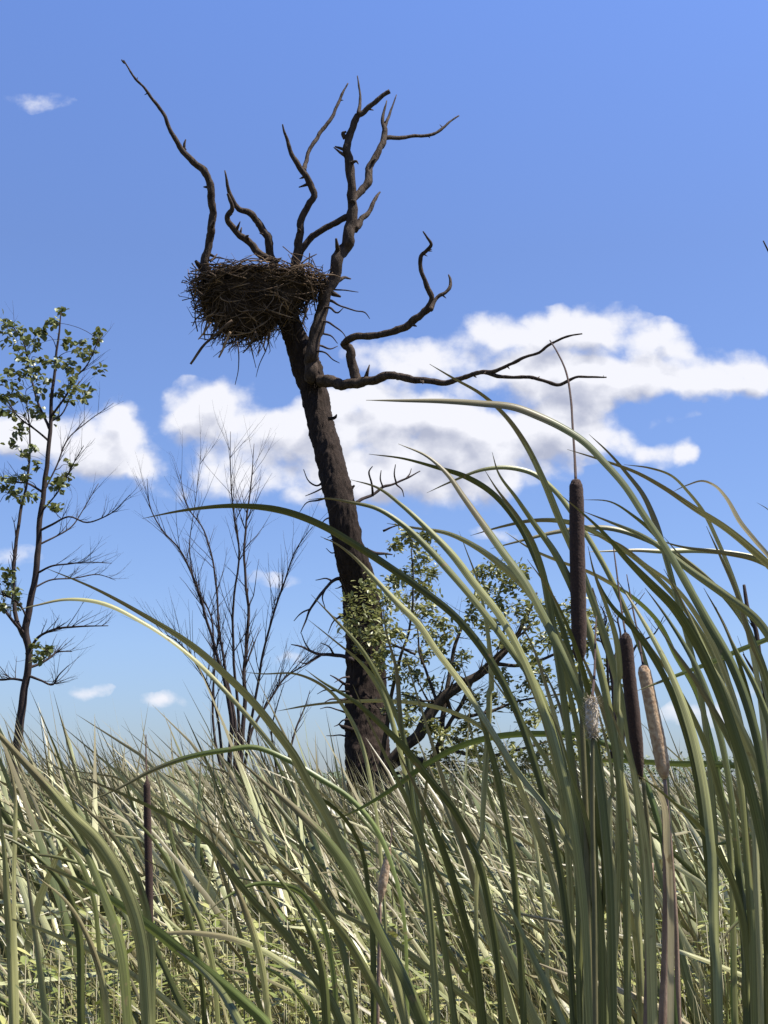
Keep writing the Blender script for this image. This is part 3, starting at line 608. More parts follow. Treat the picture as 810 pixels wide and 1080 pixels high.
# ---- bare shrubs
def bare_shrub(label, Y, base, stems, seed, shoots=8, L=(.25, .6), lev=1, cat='bare shrub', up=.5, name='bare_shrub'):
    random.seed(seed); bw = P(base[0], 830, Y); bw.z = 0
    root = empty(name, bw); tag(root, label, cat); sk = Skel(Y, .66)
    for spec, d_ in stems:
        p, r = sk.trace(spec, 0, d_)
    for i in range(len(stems)):
        p, r = sk.paths[i]; g0 = Vector((bw.x + (p[0].x - bw.x) * .4, bw.y, -.05)); sk.paths[i] = ([g0] + p, [r[0] * 1.3] + r)
    nm = len(stems)
    for i in range(nm):
        pts, rr = sk.paths[i]; n = len(pts)
        for j in range(shoots):
            k = int(n * random.uniform(.3, .97)); ax = (pts[min(k + 1, n - 1)] - pts[k - 1]).normalized()
            sk.shoot(pts[k], ax * .9 + Vector((random.gauss(0, .55), random.gauss(0, .4), up)), random.uniform(*L), max(rr[k] * .5, .0026), lev, .55, .12, .18)
    mbs = [MB() for _ in range(nm)]; 
    for i, (pts, rr) in enumerate(sk.paths):
        k = sk.own[i]
        mbs[k].tube(pts, rr, 7 if i < nm else 4)
    for m_ in mbs: m_.build('stem', M_twig, root)
    return root
bare_shrub('tall leafless shrub of upright dark twigs between slender tree and dead tree', 12.0, (240, 830),
  [([(243, 850, 4), (243, 800, 3.8), (243, 755, 3.4), (236, 715, 2.8), (226, 680, 2.3), (214, 640, 2), (205, 612, 1.7), (190, 580, 1.4), (172, 560, 1.1), (160, 540, .9), (155, 505, .4)], -.5),
   ([(252, 850, 4), (255, 790, 3.8), (258, 740, 3.4), (258, 700, 2.8), (262, 650, 2.4), (258, 600, 2), (260, 550, 1.6), (265, 510, 1.1), (268, 468, .4)], .4),
   ([(246, 840, 3), (248, 760, 2.8), (236, 700, 2.2), (230, 650, 1.8), (226, 600, 1.5), (215, 560, 1.2), (196, 530, .9), (190, 500, .4)], .5),
   ([(250, 840, 3), (252, 770, 2.6), (247, 700, 2.2), (246, 640, 1.8), (252, 580, 1.5), (245, 530, 1.1), (243, 490, .8), (243, 455, .35)], -.4),
   ([(255, 840, 3), (262, 780, 2.5), (272, 720, 2.1), (282, 670, 1.8), (298, 620, 1.4), (312, 580, 1), (330, 555, .4)], -.5),
   ([(256, 830, 2.5), (266, 770, 2.2), (284, 740, 1.8), (300, 715, 1.4), (325, 700, .9), (342, 690, .4)], .4),
   ([(240, 840, 2.5), (232, 780, 2.2), (226, 740, 1.9), (210, 705, 1.6), (196, 685, 1.2), (180, 672, .8), (168, 668, .4)], -.3),
   ([(238, 830, 2.2), (225, 770, 2), (226, 700, 1.7), (222, 650, 1.4), (206, 615, 1), (200, 580, .8), (206, 530, .6), (212, 480, .3)], .2)], 41, 30, (.2, .62))
bare_shrub('low bare twig shrub standing in reeds at the foot of the leaning dead tree', 11.5, (300, 830),
  [([(300, 840, 2.2), (304, 800, 1.9), (312, 770, 1.6), (320, 750, 1.2), (327, 728, .5)], .2), ([(296, 840, 2), (290, 800, 1.7), (286, 770, 1.3), (292, 745, 1), (300, 720, .4)], -.2),
   ([(292, 840, 1.8), (282, 810, 1.4), (274, 790, 1.1), (268, 760, .5)], .3)], 42, 6, (.12, .3))
bare_shrub('bare crooked dead shrub behind the tallest brown cattail spike', 9.0, (650, 830),
  [([(648, 850, 4), (650, 790, 3.6), (648, 740, 3.2), (642, 700, 2.8), (640, 670, 2.4), (630, 640, 1.8), (625, 620, 1)], .3),
   ([(654, 850, 3.5), (656, 780, 3), (662, 730, 2.6), (664, 700, 2.2), (672, 680, 1.8), (690, 668, 1.2), (700, 650, .6)], -.3),
   ([(645, 700, 2), (655, 672, 1.8), (652, 650, 1.4), (668, 640, 1), (680, 625, .5)], .2), ([(640, 690, 2), (634, 670, 1.8), (640, 655, 1.4), (634, 640, .9)], -.2)], 43, 5, (.1, .3), 1, up=.2)
bare_shrub('dark weathered broken snag poking above leaves near the picture edge', 6.0, (800, 830),
  [([(815, 900, 6), (812, 800, 5.5), (806, 730, 4.5), (800, 690, 4), (796, 665, 3.8), (787, 640, 3.2), (785, 628, 3), (784, 617, 2.4)], .1),
   ([(806, 730, 3), (797, 712, 2.4), (790, 700, 2), (784, 690, 1)], -.1)], 44, 2, (.05, .14), 0, cat='dead snag', name='dead_snag')

random.seed(45); bt = P(850, 830, 12.0); bt.z = 0; rt = empty('bare_tree', bt); tag(rt, 'tall bare tree whose thin branch tip pokes in high at the picture edge', 'tree')
sk = Skel(12.0); sk.trace([(850, 900, 9), (848, 700, 8), (846, 520, 6), (842, 400, 4), (836, 330, 2.6), (826, 295, 1.8), (815, 274, 1.4), (805, 254, .9)]); sk.trace([(846, 520, 3), (862, 440, 2), (880, 360, 1)])
_p, _r = sk.paths[0]; sk.paths[0] = ([Vector((_p[0].x, _p[0].y, -.05))] + _p, [_r[0] * 1.2] + _r)
split_skel(sk, rt, M_twig, 2)
# ------------------------------------------------------------------ far woods
random.seed(50); mb = MB()
for k in range(26000):
    x = random.uniform(-380, 420); y = 430 + random.uniform(0, 40)
    top = 5.2 + 2.6 * noise.noise(Vector((x * .03, 0, 3))) + 1.6 * noise.noise(Vector((x * .12, 0, 9))) + (7 if x > 60 else 2)
    z = top * random.random() ** .6 * (1 - abs(y - 450) / 60)
    mb.leaf(Vector((x, y, max(z, .1))), Vector((random.gauss(0, 1), random.gauss(0, 1), random.gauss(0, .5))), Vector((0, -.3, 1)), random.uniform(.8, 1.8), random.uniform(.7, 1.4))
tag(mb.build('distant_woods', M_far, smooth=False), 'low dark green line of far woods on the horizon', 'woods', kind='stuff')

# ------------------------------------------------------------------ marsh reeds
WIND = Vector((-1, .15, 0)).normalized()
def leaf_curve(base, L, th0, bend, az, n=7, power=1.6):
    pts = [base.copy()]; h = Vector((math.cos(az), math.sin(az), 0))
    for i in range(n):
        s = (i + .5) / n; th = th0 + bend * s ** power
        pts.append(pts[-1] + (Vector((0, 0, 1)) * math.cos(th) + h * math.sin(th)) * (L / n))
    return pts, h
def reed_plant(mb, base, H, nl, wmm=12, n=7, cols=2, lean=1.0):
    for k in range(nl):
        az = math.pi + random.gauss(0, .6); L = H * random.uniform(.72, 1.08)
        pts, h = leaf_curve(base + Vector((random.gauss(0, .035), random.gauss(0, .035), 0)), L, random.uniform(.14, .46) * lean, abs(random.gauss(.55, .42)) * lean, az, n, random.uniform(1.2, 2.6))
        if random.random() < .2:      # wind-snapped leaf: the outer part hangs from a fold
            j = random.randint(n // 2, n - 2); a_ = random.uniform(.7, 1.9); c_ = pts[j].copy(); pts[j + 1:] = [c_ + h * (i_ * L / n * math.sin(a_)) + Vector((0, 0, 1)) * (i_ * L / n * math.cos(a_)) for i_ in range(1, n - j + 1)]
        tw = random.uniform(0, math.pi); side0 = Vector((-h.y, h.x, 0)); sides = []
        for i, p in enumerate(pts):
            tt = (pts[min(i + 1, n)] - pts[max(i - 1, 0)]).normalized(); nn = tt.cross(side0); a = tw + i * .12
            sides.append(side0 * math.cos(a) + nn * math.sin(a))
        w = wmm * .001 * random.uniform(.7, 1.25)
        ws = [w * (.75 + .25 * min(1, i / n * 3)) * (1 - max(0, (i / n - .68) / .32) ** 1.4 * .97) for i in range(n + 1)]
        mb.ribbon(pts, ws, sides, cols, .15)
def reed_height(x, y):
    """how tall the stand is at a ground position (taller clumps left and at the tree's foot)"""
    px = 405 + x / y * FOC
    h = 1.78 + .17 * noise.noise(Vector((x * 1.1, y * 1.1, 1))) + .09 * noise.noise(Vector((x * 5, y * 5, 4)))
    h += .21 * math.exp(-((px - 100) / 120) ** 2) + .10 * math.exp(-((px - 345) / 50) ** 2)
    if px > 430: h -= .04
    return h
random.seed(60)
protos = []
for k in range(24):
    m_ = MB(); reed_plant(m_, Vector((0, 0, 0)), 1.0, random.randint(8, 12), 11.5, 8, 3)
    protos.append(m_.mesh('cattail_plant', M_reed))
spots = []
tries = 0
while len(spots) < 285 and tries < 60000:
    tries += 1
    y = 4.0 + 4.0 * random.random() ** .85; x = random.uniform(-.36, .36) * y
    if all((x - a) ** 2 + (y - b) ** 2 > .13 ** 2 for a, b in spots): spots.append((x, y))
for i, (x, y) in enumerate(spots):
    o = bpy.data.objects.new('marsh_cattail', protos[i % 24]); col.objects.link(o)
    H = reed_height(x, y) * random.uniform(.86, 1.06) * 1.07
    if y < 4.8: H *= .82 + .22 * (y - 4.0)
    o.location = (x, y, 0); o.scale = (H * 1.15, H * 1.15, H); o.rotation_euler = (0, 0, random.gauss(0, .35))
    tag(o, 'grey green leafy cattail in the dense wind-bent stand beyond the grass', 'cattail', 'cattails massed in the marsh behind the grass')
random.seed(61); mb = MB()
for k in range(3600):
    y = 7.3 + 29 * random.random() ** 1.6; x = random.uniform(-.42, .42) * y
    reed_plant(mb, Vector((x, y, 0)), reed_height(x, y) * random.uniform(.9, 1.08) * 1.06, 6, 19 + max(0, y - 12) * .5, 5, 2)
for k in range(1500):
    y = 5 + 31 * random.random(); x = random.uniform(-.9, .9) * y
    if abs(x) > .4 * y: reed_plant(mb, Vector((x, y, 0)), 1.75, 6, 16, 5, 2)
for k in range(2600):
    y = random.uniform(36, 130); x = random.uniform(-.45, .45) * y
    reed_plant(mb, Vector((x, y, 0)), 1.7, 4, 60, 4, 2)
tag(mb.build('reed_bed', M_reed), 'far expanse of wind-bent reeds reaching to the trees', 'reeds', kind='stuff')

random.seed(62); mb = MB()
for k in range(19000):
    y = 2.3 + 2.9 * random.random() ** .9; x = random.uniform(-.42, .42) * y
    hh = .99 + .2 * noise.noise(Vector((x * 1.6, y * 1.6, 7)))
    if y < 3.2: hh *= .86 + .155 * (y - 2.3)
    L = hh * random.uniform(.7, 1.25); az = math.pi + random.gauss(0, 1.1)
    pts, h = leaf_curve(Vector((x, y, 0)), L * 1.1, random.uniform(0, .5), abs(random.gauss(1.0, .7)), az, 5, random.uniform(1, 2.4))
    a = random.uniform(0, math.pi); s0 = Vector((-h.y, h.x, 0)) * math.cos(a) + Vector((0, 0, 1)) * math.sin(a) * .3 + h * math.sin(a) * .7
    w = random.uniform(.003, .009)
    mb.ribbon(pts, [w, w, w, w * .85, w * .6, w * .08], s0, 2, .1)
tag(mb.build('marsh_grass', M_grass), 'tangled yellow green marsh grass at the bottom of the view', 'grass', kind='stuff')
random.seed(63); mb = MB()
for k in range(1500):      # broad leaved weeds woven through the grass
    y = 2.7 + 3.2 * random.random(); x = random.uniform(-.4, .4) * y
    if noise.noise(Vector((x * 1.1, y * 1.1, 2))) < -.02: continue
    z0 = random.uniform(.9, 1.28) * (.85 if y < 3.2 else 1); c = Vector((x, y, z0))
    st_ = [Vector((x + .03, y, 0)), Vector((x + .02, y, z0 * .5)), c]; mb.tube(st_, [.003, .0025, .0015], 4)
    for j in range(7):
        a = random.uniform(0, 6.28); d = Vector((math.cos(a), math.sin(a), random.uniform(-.2, .5)))
        mb.leaf(c - Vector((0, 0, random.uniform(0, .25))), d, Vector((0, 0, 1)), random.uniform(.05, .11), random.uniform(.012, .024))
tag(mb.build('leafy_weeds', M_grass, smooth=False), 'narrow leaved green weeds mixed through the marsh grass', 'weeds', kind='stuff')

# ------------------------------------------------------------------ foreground cattails
# each blade: width in photo pixels, then points from tip to base; colour letter: '' green, 'y' yellow-green, 's' straw
BL = [
 (11, '', [(453,384),(479,400),(506,416),(533,441),(553,470),(571,506),(587,544),(610,595),(632,655),(655,740),(672,850),(680,960),(684,1080)]),
 (14, '', [(386,422),(424,422),(465,422),(506,424),(544,428),(571,438),(590,447),(617,464),(639,486),(661,511),(680,540),(704,576),(726,614),(747,652),(773,700),(797,770),(812,860),(820,1000)]),
 (9, '', [(389,479),(424,484),(460,494),(489,503),(517,519),(545,550),(570,600),(592,660),(610,740),(625,860),(632,1080)]),
 (13, '', [(420,468),(451,481),(473,500),(489,522),(511,552),(533,582),(555,612),(573,645),(597,700),(622,780),(638,900),(645,1080)]),
 (8, '', [(450,520),(479,507),(511,495),(538,493),(563,499),(587,518),(604,540),(628,578),(652,625),(680,700),(700,800),(712,940),(718,1080)]),
 (13, '', [(370,506),(397,514),(424,533),(451,557),(479,585),(500,612),(530,650),(552,690),(574,745),(596,830),(612,940),(620,1080)]),
 (12, '', [(510,494),(522,514),(544,544),(560,571),(571,604),(577,635),(586,690),(598,780),(608,900),(614,1080)]),
 (12, '', [(519,477),(525,498),(544,525),(563,552),(585,582),(607,625),(630,690),(648,780),(658,900),(663,1080)]),
 (11, '', [(325,527),(345,526),(370,530),(397,536),(424,552),(449,574),(479,606),(517,652),(540,684),(566,722),(590,790),(610,900),(625,1080)]),
 (11, '', [(150,547),(195,539),(250,535),(300,541),(340,556),(370,573),(400,592),(438,618),(479,650),(508,684),(540,740),(565,810),(590,920),(605,1080)]),
 (12, '', [(338,566),(355,574),(370,585),(397,612),(425,640),(441,655),(462,685),(490,722),(517,764),(546,810),(590,868),(620,940),(645,1080)]),
 (12, '', [(408,552),(438,557),(473,563),(500,576),(533,601),(555,623),(573,650),(600,702),(625,780),(640,900),(650,1080)]),
 (8, '', [(496,565),(533,555),(560,550),(600,552),(650,576),(700,618),(745,680),(775,770),(790,900),(795,1080)]),
 (8, '', [(517,579),(547,571),(590,560),(640,556),(690,572),(735,600),(780,650),(810,720),(825,850),(830,1080)]),
 (8, 'y', [(533,561),(560,579),(590,593),(617,603),(644,617),(669,633),(693,657),(712,693),(731,725),(748,775),(765,860),(775,1080)]),
 (8, '', [(620,582),(644,581),(671,580),(699,581),(730,580),(753,581),(785,585),(812,592),(845,630),(870,720),(880,900)]),
 (9, '', [(621,458),(642,478),(661,500),(677,521),(690,550),(702,592),(716,645),(735,720),(750,840),(758,1080)]),
 (14, '', [(598,474),(631,485),(671,500),(699,516),(731,538),(764,559),(791,581),(815,604),(850,660),(880,780),(890,1000)]),
 (8, '', [(658,490),(685,494),(707,502),(726,521),(739,538),(755,570),(775,620),(795,700),(810,820),(815,1080)]),
 (7, 's', [(709,519),(725,512),(742,508),(755,514),(764,524),(780,551),(795,569),(815,592),(840,650),(855,800)]),
 (10, '', [(798,530),(810,538),(828,560),(850,610),(865,700),(870,900)]),
 (7, '', [(614,527),(644,530),(669,546),(688,562),(712,592),(742,645),(768,720),(785,850),(790,1080)]),
 (12, '', [(614,539),(644,551),(677,565),(699,579),(726,600),(764,627),(799,655),(825,700),(845,800),(850,1000)]),
 (16, '', [(590,521),(606,535),(633,560),(658,589),(685,617),(709,641),(731,674),(750,712),(775,780),(797,860),(815,980),(820,1080)]),
 (10, '', [(617,562),(650,573),(682,598),(707,617),(738,658),(768,725),(790,820),(800,960),(803,1080)]),
 (11, '', [(745,555),(758,584),(775,625),(788,671),(805,715),(818,790),(825,920)]),
 (10, '', [(620,576),(628,608),(644,638),(669,665),(699,712),(725,780),(742,870),(750,980),(752,1080)]),
 (12, '', [(622,585),(628,610),(639,640),(649,676),(652,712),(652,775),(651,900),(648,1080)]),
 (9, '', [(690,568),(715,576),(760,583),(800,592),(840,620),(870,700),(880,850)]),
 (10, '', [(700,566),(715,584),(742,608),(775,642),(797,690),(812,750),(820,880)]),
 (9, 'y', [(671,729),(690,722),(712,714),(753,699),(791,683),(830,672),(870,690),(900,760),(910,900)]),
 (9, 'y', [(560,792),(600,800),(677,805),(712,807),(753,807),(796,811),(840,830),(880,880),(895,1000)]),
 (9, 'y', [(724,895),(750,892),(767,889),(810,882),(850,890),(890,940),(905,1040)]),
 (10, '', [(668,655),(685,682),(707,715),(729,756),(745,794),(758,838),(769,884),(775,960),(778,1080)]),
 (12, '', [(690,655),(707,680),(731,715),(750,748),(769,783),(786,818),(800,880),(808,1000)]),
 (14, '', [(712,645),(734,680),(758,715),(777,759),(796,804),(812,870),(822,1000)]),
 (12, '', [(755,640),(775,682),(797,722),(815,770),(830,880)]),
 (10, '', [(541,644),(560,680),(576,729),(587,772),(600,860),(610,960),(614,1080)]),
 (9, '', [(484,560),(491,580),(503,614),(511,655),(516,701),(517,742),(514,783),(509,837),(506,892),(504,1001),(509,1080)]),
 (10, '', [(505,696),(528,729),(546,756),(566,788),(592,835),(615,900),(632,980),(640,1080)]),
 (11, '', [(505,756),(522,783),(540,815),(557,854),(573,896),(589,948),(608,1004),(625,1080)]),
 (11, '', [(497,888),(511,911),(535,955),(561,1012),(592,1080)]),
 (11, '', [(322,706),(338,718),(376,742),(397,761),(427,791),(451,821),(479,856),(503,905),(520,980),(530,1080)]),
 (7, '', [(292,750),(330,744),(374,741),(419,741),(451,745),(479,753),(508,768),(535,795),(558,850),(572,940),(578,1080)]),
 (9, 'y', [(345,868),(370,858),(411,835),(451,807),(492,786),(533,777),(571,775),(620,778),(665,800),(695,870),(705,1000)]),
 (7, '', [(328,627),(353,653),(380,683),(403,723),(424,775),(441,860),(455,960),(463,1080)]),
 (8, '', [(323,652),(353,677),(380,700),(403,732),(420,780),(436,860),(450,960),(460,1080)]),
 (7, '', [(402,622),(407,669),(416,701),(422,756),(432,810),(443,892),(455,980),(460,1080)]),
 (10, '', [(372,722),(386,756),(405,797),(424,837),(441,881),(458,945),(470,1020),(478,1080)]),
 (12, '', [(418,790),(434,822),(452,861),(470,908),(486,962),(499,1010),(508,1080)]),
 (10, '', [(436,880),(457,916),(473,950),(486,989),(499,1040),(505,1080)]),
 (17, '', [(249,799),(276,823),(309,850),(341,880),(363,907),(385,945),(401,978),(431,1035),(449,1080)]),
 (14, '', [(50,600),(100,622),(150,650),(200,682),(241,718),(265,742),(287,769),(309,799),(325,829),(344,861),(360,894),(385,950),(410,1010),(430,1080)]),
 (9, '', [(305,800),(333,839),(352,853),(368,872),(378,892),(388,950),(395,1080)]),
 (9, '', [(266,820),(287,845),(309,877),(325,907),(339,940),(352,975),(366,1025),(374,1080)]),
 (6, '', [(330,880),(349,907),(368,935),(385,962),(398,992),(410,1080)]),
 (7, '', [(352,838),(368,848),(390,872),(417,899),(445,942),(468,1000),(480,1080)]),
 (9, '', [(-20,958),(0,966),(35,978),(68,992),(115,1015),(160,1045),(205,1085)]),
 (16, 'y', [(30,908),(54,917),(109,945),(163,983),(199,1012),(237,1041),(280,1078)]),
 (13, '', [(78,818),(100,826),(136,842),(174,861),(218,890),(240,921),(268,955),(302,990),(326,1026),(350,1062),(365,1100)]),
 (8, 'y', [(90,846),(122,833),(163,812),(196,800),(241,791),(265,788),(303,801),(341,823),(366,839),(395,870),(420,930),(432,1080)]),
 (20, '', [(-34,742),(0,776),(27,805),(54,834),(76,861),(98,883),(122,920),(142,970),(155,1080)]),
 (16, '', [(30,835),(46,848),(71,869),(90,897),(106,932),(117,959),(128,992),(138,1080)]),
 (11, '', [(70,838),(90,853),(114,877),(136,910),(149,945),(156,975),(160,1080)]),
 (8, '', [(14,886),(38,876),(60,882),(81,902),(98,940),(106,1000),(110,1080)]),
 (11, '', [(-12,878),(5,883),(33,899),(57,921),(73,945),(81,972),(85,1080)]),
 (5, '', [(-20,912),(0,907),(41,902),(81,910),(120,926),(152,948),(190,981),(240,1028),(275,1080)]),
 (11, '', [(-3,830),(0,861),(5,905),(8,951),(11,992),(14,1080)]),
 (14, '', [(276,905),(292,924),(309,945),(322,970),(334,997),(342,1030),(346,1080)]),
 (14, '', [(285,900),(302,916),(329,943),(350,970),(367,993),(385,1023),(402,1053),(420,1095)]),
 (8, 'y', [(212,968),(228,954),(241,945),(268,933),(292,933),(311,938),(335,965),(350,1020),(356,1080)]),
 (8, '', [(120,980),(160,984),(204,983),(249,990),(284,1005),(314,1026),(338,1046),(370,1090)]),
 (9, 'y', [(255,1008),(273,1017),(296,1030),(320,1056),(335,1085)]),
 (7, '', [(13,645),(40,638),(67,632),(103,634),(150,655),(200,690),(245,737),(300,805),(352,885),(390,965),(425,1080)]),
 (6, '', [(258,709),(275,711),(313,712),(345,728),(375,770),(395,840),(405,950),(410,1080)]),
 (13, '', [(664,812),(688,829),(720,857),(745,883),(770,930),(785,1000),(790,1080)]),
 (15, '', [(640,740),(652,772),(666,812),(674,857),(680,905),(685,1000),(688,1080)]),
 (11, '', [(583,660),(590,690),(601,734),(612,789),(617,843),(621,900),(626,1080)]),
 (12, '', [(574,740),(590,776),(601,816),(614,857),(624,905),(630,960),(634,1080)]),
 (12, '', [(624,725),(633,761),(642,802),(645,843),(645,897),(645,1080)]),
 (7, '', [(520,952),(540,961),(590,972),(638,982),(719,1003),(770,1022),(812,1042),(860,1080)]),
 (10, 'y', [(755,1012),(762,992),(778,973),(800,955),(825,943),(860,950),(885,1000)]),
 (7, '', [(3,790),(9,805),(16,834),(17,872),(16,930),(20,1080)]),
 # more blades woven through the right-hand mass
 (12, '', [(556,590),(580,625),(600,668),(616,720),(628,790),(634,880),(638,1080)]),
 (11, '', [(700,600),(722,640),(746,690),(768,750),(782,820),(790,920),(794,1080)]),
 (12, '', [(650,610),(676,650),(704,700),(728,760),(744,830),(752,930),(756,1080)]),
 (10, '', [(590,640),(612,690),(640,760),(662,840),(672,930),(678,1080)]),
 (12, '', [(742,620),(764,662),(784,720),(798,790),(806,880),(810,1080)]),
 (11, '', [(680,620),(706,655),(734,700),(760,770),(776,860),(784,980),(786,1080)]),
 (10, '', [(548,700),(566,740),(584,800),(596,880),(602,980),(604,1080)]),
 (10, '', [(486,700),(504,750),(524,820),(540,900),(548,990),(552,1080)]),
 (11, 's', [(676,800),(690,826),(700,850),(704,890),(706,960),(706,1080)]),
 (9, 's', [(552,1010),(600,1028),(650,1042),(700,1064),(730,1085)]),
 (9, '', [(760,800),(776,840),(790,900),(798,980),(800,1080)]),
 (9, '', [(640,880),(656,930),(668,990),(674,1080)]),
 (12, '', [(182,1000),(206,1018),(232,1045),(255,1085)]),
 (8, '', [(120,850),(150,872),(176,905),(196,950),(210,1010),(216,1080)]),
 (9, '', [(150,905),(178,922),(204,955),(222,1000),(232,1080)]),
 (10, '', [(40,925),(70,950),(94,990),(108,1035),(114,1080)]),
 (11, '', [(204,870),(232,905),(258,955),(276,1010),(286,1080)]),
]
SP = [  # spike plants: stalk points bottom->top with spike range: (name label parts)
]
random.seed(77)
blades = []
for w, c, p in BL:
    Y = max(1.15, min(2.7, 16.5 / w)); Y *= random.uniform(.93, 1.1)
    # where it would meet the ground
    x0, y0 = p[-1]; dx = x0 - p[-2][0]; dy = max(10, y0 - p[-2][1]); slope = dx / dy
    gx = x0 + slope * 160 * (1 if y0 >= 1075 else 2)
    blades.append(dict(w=w, c=c, p=p, Y=Y, gx=(gx - 405) / FOC * Y))
# greedy grouping into plants by rooting place
blades.sort(key=lambda b: -b['w'])
plants = []
for b in blades:
    best = None
    for q in plants:
        d = abs(q['gx'] - b['gx']) + .45 * abs(q['Y'] - b['Y'])
        if d < .115 and len(q['b']) < 9 and (best is None or d < best[0]): best = (d, q)
    if best: best[1]['b'].append(b)
    else: plants.append(dict(gx=b['gx'], Y=b['Y'], b=[b]))
MATS = {'': M_leaf, 'y': M_leafy, 's': M_straw}
LAT = Vector((1, 0, 0))
def blade_mesh(b, base, seed):
    p = b['p']; n = len(p); Y1 = b['Y']; Y0 = base.y
    pts = []
    for i, (x, y) in enumerate(p):
        t = 1 - i / (n - 1); pts.append(P(x, y, Y0 + (Y1 - Y0) * t + b.get('dy', 0) * t * t))
    last = pts[-1]
    g1 = last.lerp(base, .45) + Vector(((last.x - pts[-2].x) * .25, 0, 0)); g2 = base.copy()
    ctrl = pts + [g1, g2]
    path = smooth_path(ctrl, 7)
    # arc length
    s = [0]
    for i in range(1, len(path)): s.append(s[-1] + (path[i] - path[i - 1]).length)
    S = s[-1]; W = b['w'] * Y1 / FOC * .70
    W = min(W, .019)
    out_w = []; sides = []; o = seed * 13.7
    bias = R(b.get('bias', 30))
    for i, q in enumerate(path):
        u = s[i] / S; T = (path[min(i + 1, len(path) - 1)] - path[max(i - 1, 0)]).normalized()
        v = (q - CAM).normalized() if (q - CAM).length > .05 else FW
        S0 = T.cross(v)
        if S0.length < .05: S0 = LAT.copy()
        S0.normalize(); N0 = S0.cross(T).normalized()
        # N0 points across the view; turn the blade about its own length
        a = R(8) - R(22) * math.exp(-(s[i] / .25) ** 2) + R(52) * math.tanh(4.2 * (noise.noise(Vector((o, s[i] * 2.4, 0))) + (.03 if p[-1][0] < 440 else -.07)))
        up = 1 if N0.dot(v) < 0 else -1
        nrm = -v - T * (-v).dot(T); nrm.normalize()               # blade normal that would face the viewer
        w_ = nrm.cross(T).normalized()
        upv = Vector((0, 0, 1)) - T * T.z; upv = upv.normalized() if upv.length > .15 else w_
        sgn = 1 if w_.dot(upv) > 0 else -1
        a = max(R(-62), min(R(66), a))
        nn = nrm * math.cos(a) + w_ * sgn * math.sin(a)
        sides.append(nn.cross(T).normalized())
        tl = min(.17, .3 * S); tip = min(1, (s[i] / tl)) ** .72
        base_f = 1.0 if u < .8 else 1.0 - .15 * (u - .8) / .2
        base_f *= 1 - .38 * min(1, max(0, u - .22) / .5)
        nick = 1 + .06 * noise.noise(Vector((o + 5, s[i] * 9, 1)))
        out_w.append(max(.0006, W * tip * base_f * nick / max(.78, math.cos(a))))
    mb = MB()
    path_r = path[::-1]; mb.ribbon(path_r, out_w[::-1], sides[::-1], 5, .26, rnd=random.random())
    return mb
PL_LABEL = {0: 'cattail with two broad dark blades slanting down through the lower left corner',
 1: 'cattail with a very long blade arching from the slender tree down past the bare shrub',
 2: 'cattail with a blade lying nearly level across the cloud under the dead limb',
 3: 'cattail with stiff upright blades close against the stalk of the tallest brown spike',
 4: 'cattail with broad arching blades leaving the picture at its right edge',
 5: 'cattail with pale blades curving down across the lower left grass',
 6: 'cattail with six steep blades crowded right of the pale buff spike',
 7: 'biggest cattail clump, its longest blade reaching left across the dead trunk',
 8: 'cattail with two blades crossing just right of the foot of the dead trunk',
 9: 'cattail whose highest blade tip touches the long dead limb above the clouds',
 10: 'cattail with three curved blades left of the slim lone dark spike',
 11: 'cattail with one upright pale blade at the left edge of the picture',
 12: 'cattail with one curved blade low between the slim dark spike and the tattered tan spike',
 13: 'cattail with a dark hooked leaf tip entering the sky at the right edge',
 14: 'cattail with a long yellowish blade sweeping left below the oak',
 15: 'cattail with a straight dark upright blade standing in front of the oak',
 16: 'cattail with one short yellow green blade curling up at the lower right corner',
 17: 'cattail with a thin blade tip lying level in the cloud left of the tallest spike',
 18: 'cattail with one straight narrow blade rising just left of the tallest spike stalk',
 19: 'cattail with a yellow green blade crossing just behind the top of the pale spike',
 20: 'cattail with a level yellow green blade crossing below the two lower spikes',
 21: 'cattail with curved blades below the bare shrub and a yellowish one near the ground',
 22: 'cattail with thin blades arching over right of the tallest spike, one yellowish',
 23: 'cattail with two slim blades just right of the slim lone dark spike',
 24: 'cattail with one drooping hooked blade over the cloud right of the dead trunk',
 25: 'cattail with thin level blades passing behind the tallest brown spike',
 26: 'cattail with paired pointed blades standing in front of the dead trunk',
 27: 'cattail with a yellowish blade arching over the reeds below the bare shrub',
 28: 'cattail with one slim bowed blade low at the left below the slender tree',
 29: 'cattail with a small drooping yellowish blade low in the grass below the shrub',
 30: 'cattail with a dry brown bent leaf hooked against the open sky on the right',
 31: 'cattail with one thin curved blade starting level with the tallest spike top',
 32: 'cattail with one level narrow blade passing across the foot of the dead trunk',
 33: 'cattail with one narrow blade low below the foot of the dead trunk',
 34: 'cattail with one nearly level blade running out of the lower right corner',
 35: 'cattail with one thin dark drooping blade at the left edge below the slender tree',
 36: 'cattail with a thin level leaf tip crossing the bare shrub above the reeds',
 37: 'cattail with one hair thin blade bowed over the lower left grass'}

for i, q in enumerate(plants):
    Yb = q['Y'] + .08; base = Vector((q['gx'], Yb, 0)); q['base'] = base
    root = empty('cattail', base); q['root'] = root
    tag(root, PL_LABEL.get(i, 'tall green cattail with arching blades'), 'cattail', 'tall cattails close to the viewer')
    for j, b in enumerate(q['b']):
        bb = base + Vector((random.gauss(0, .012), random.gauss(0, .012), 0))
        blade_mesh(b, bb, i * 17 + j).build('leaf', MATS[b['c']], root)
if False:
    for i, q in enumerate(plants):
        print('PLANT', i, 'Y%.2f' % q['Y'], 'gx', round(405 + q['gx'] / q['Y'] * FOC), [(b['w'], b['c'], b['p'][0], b['p'][-1]) for b in q['b']])

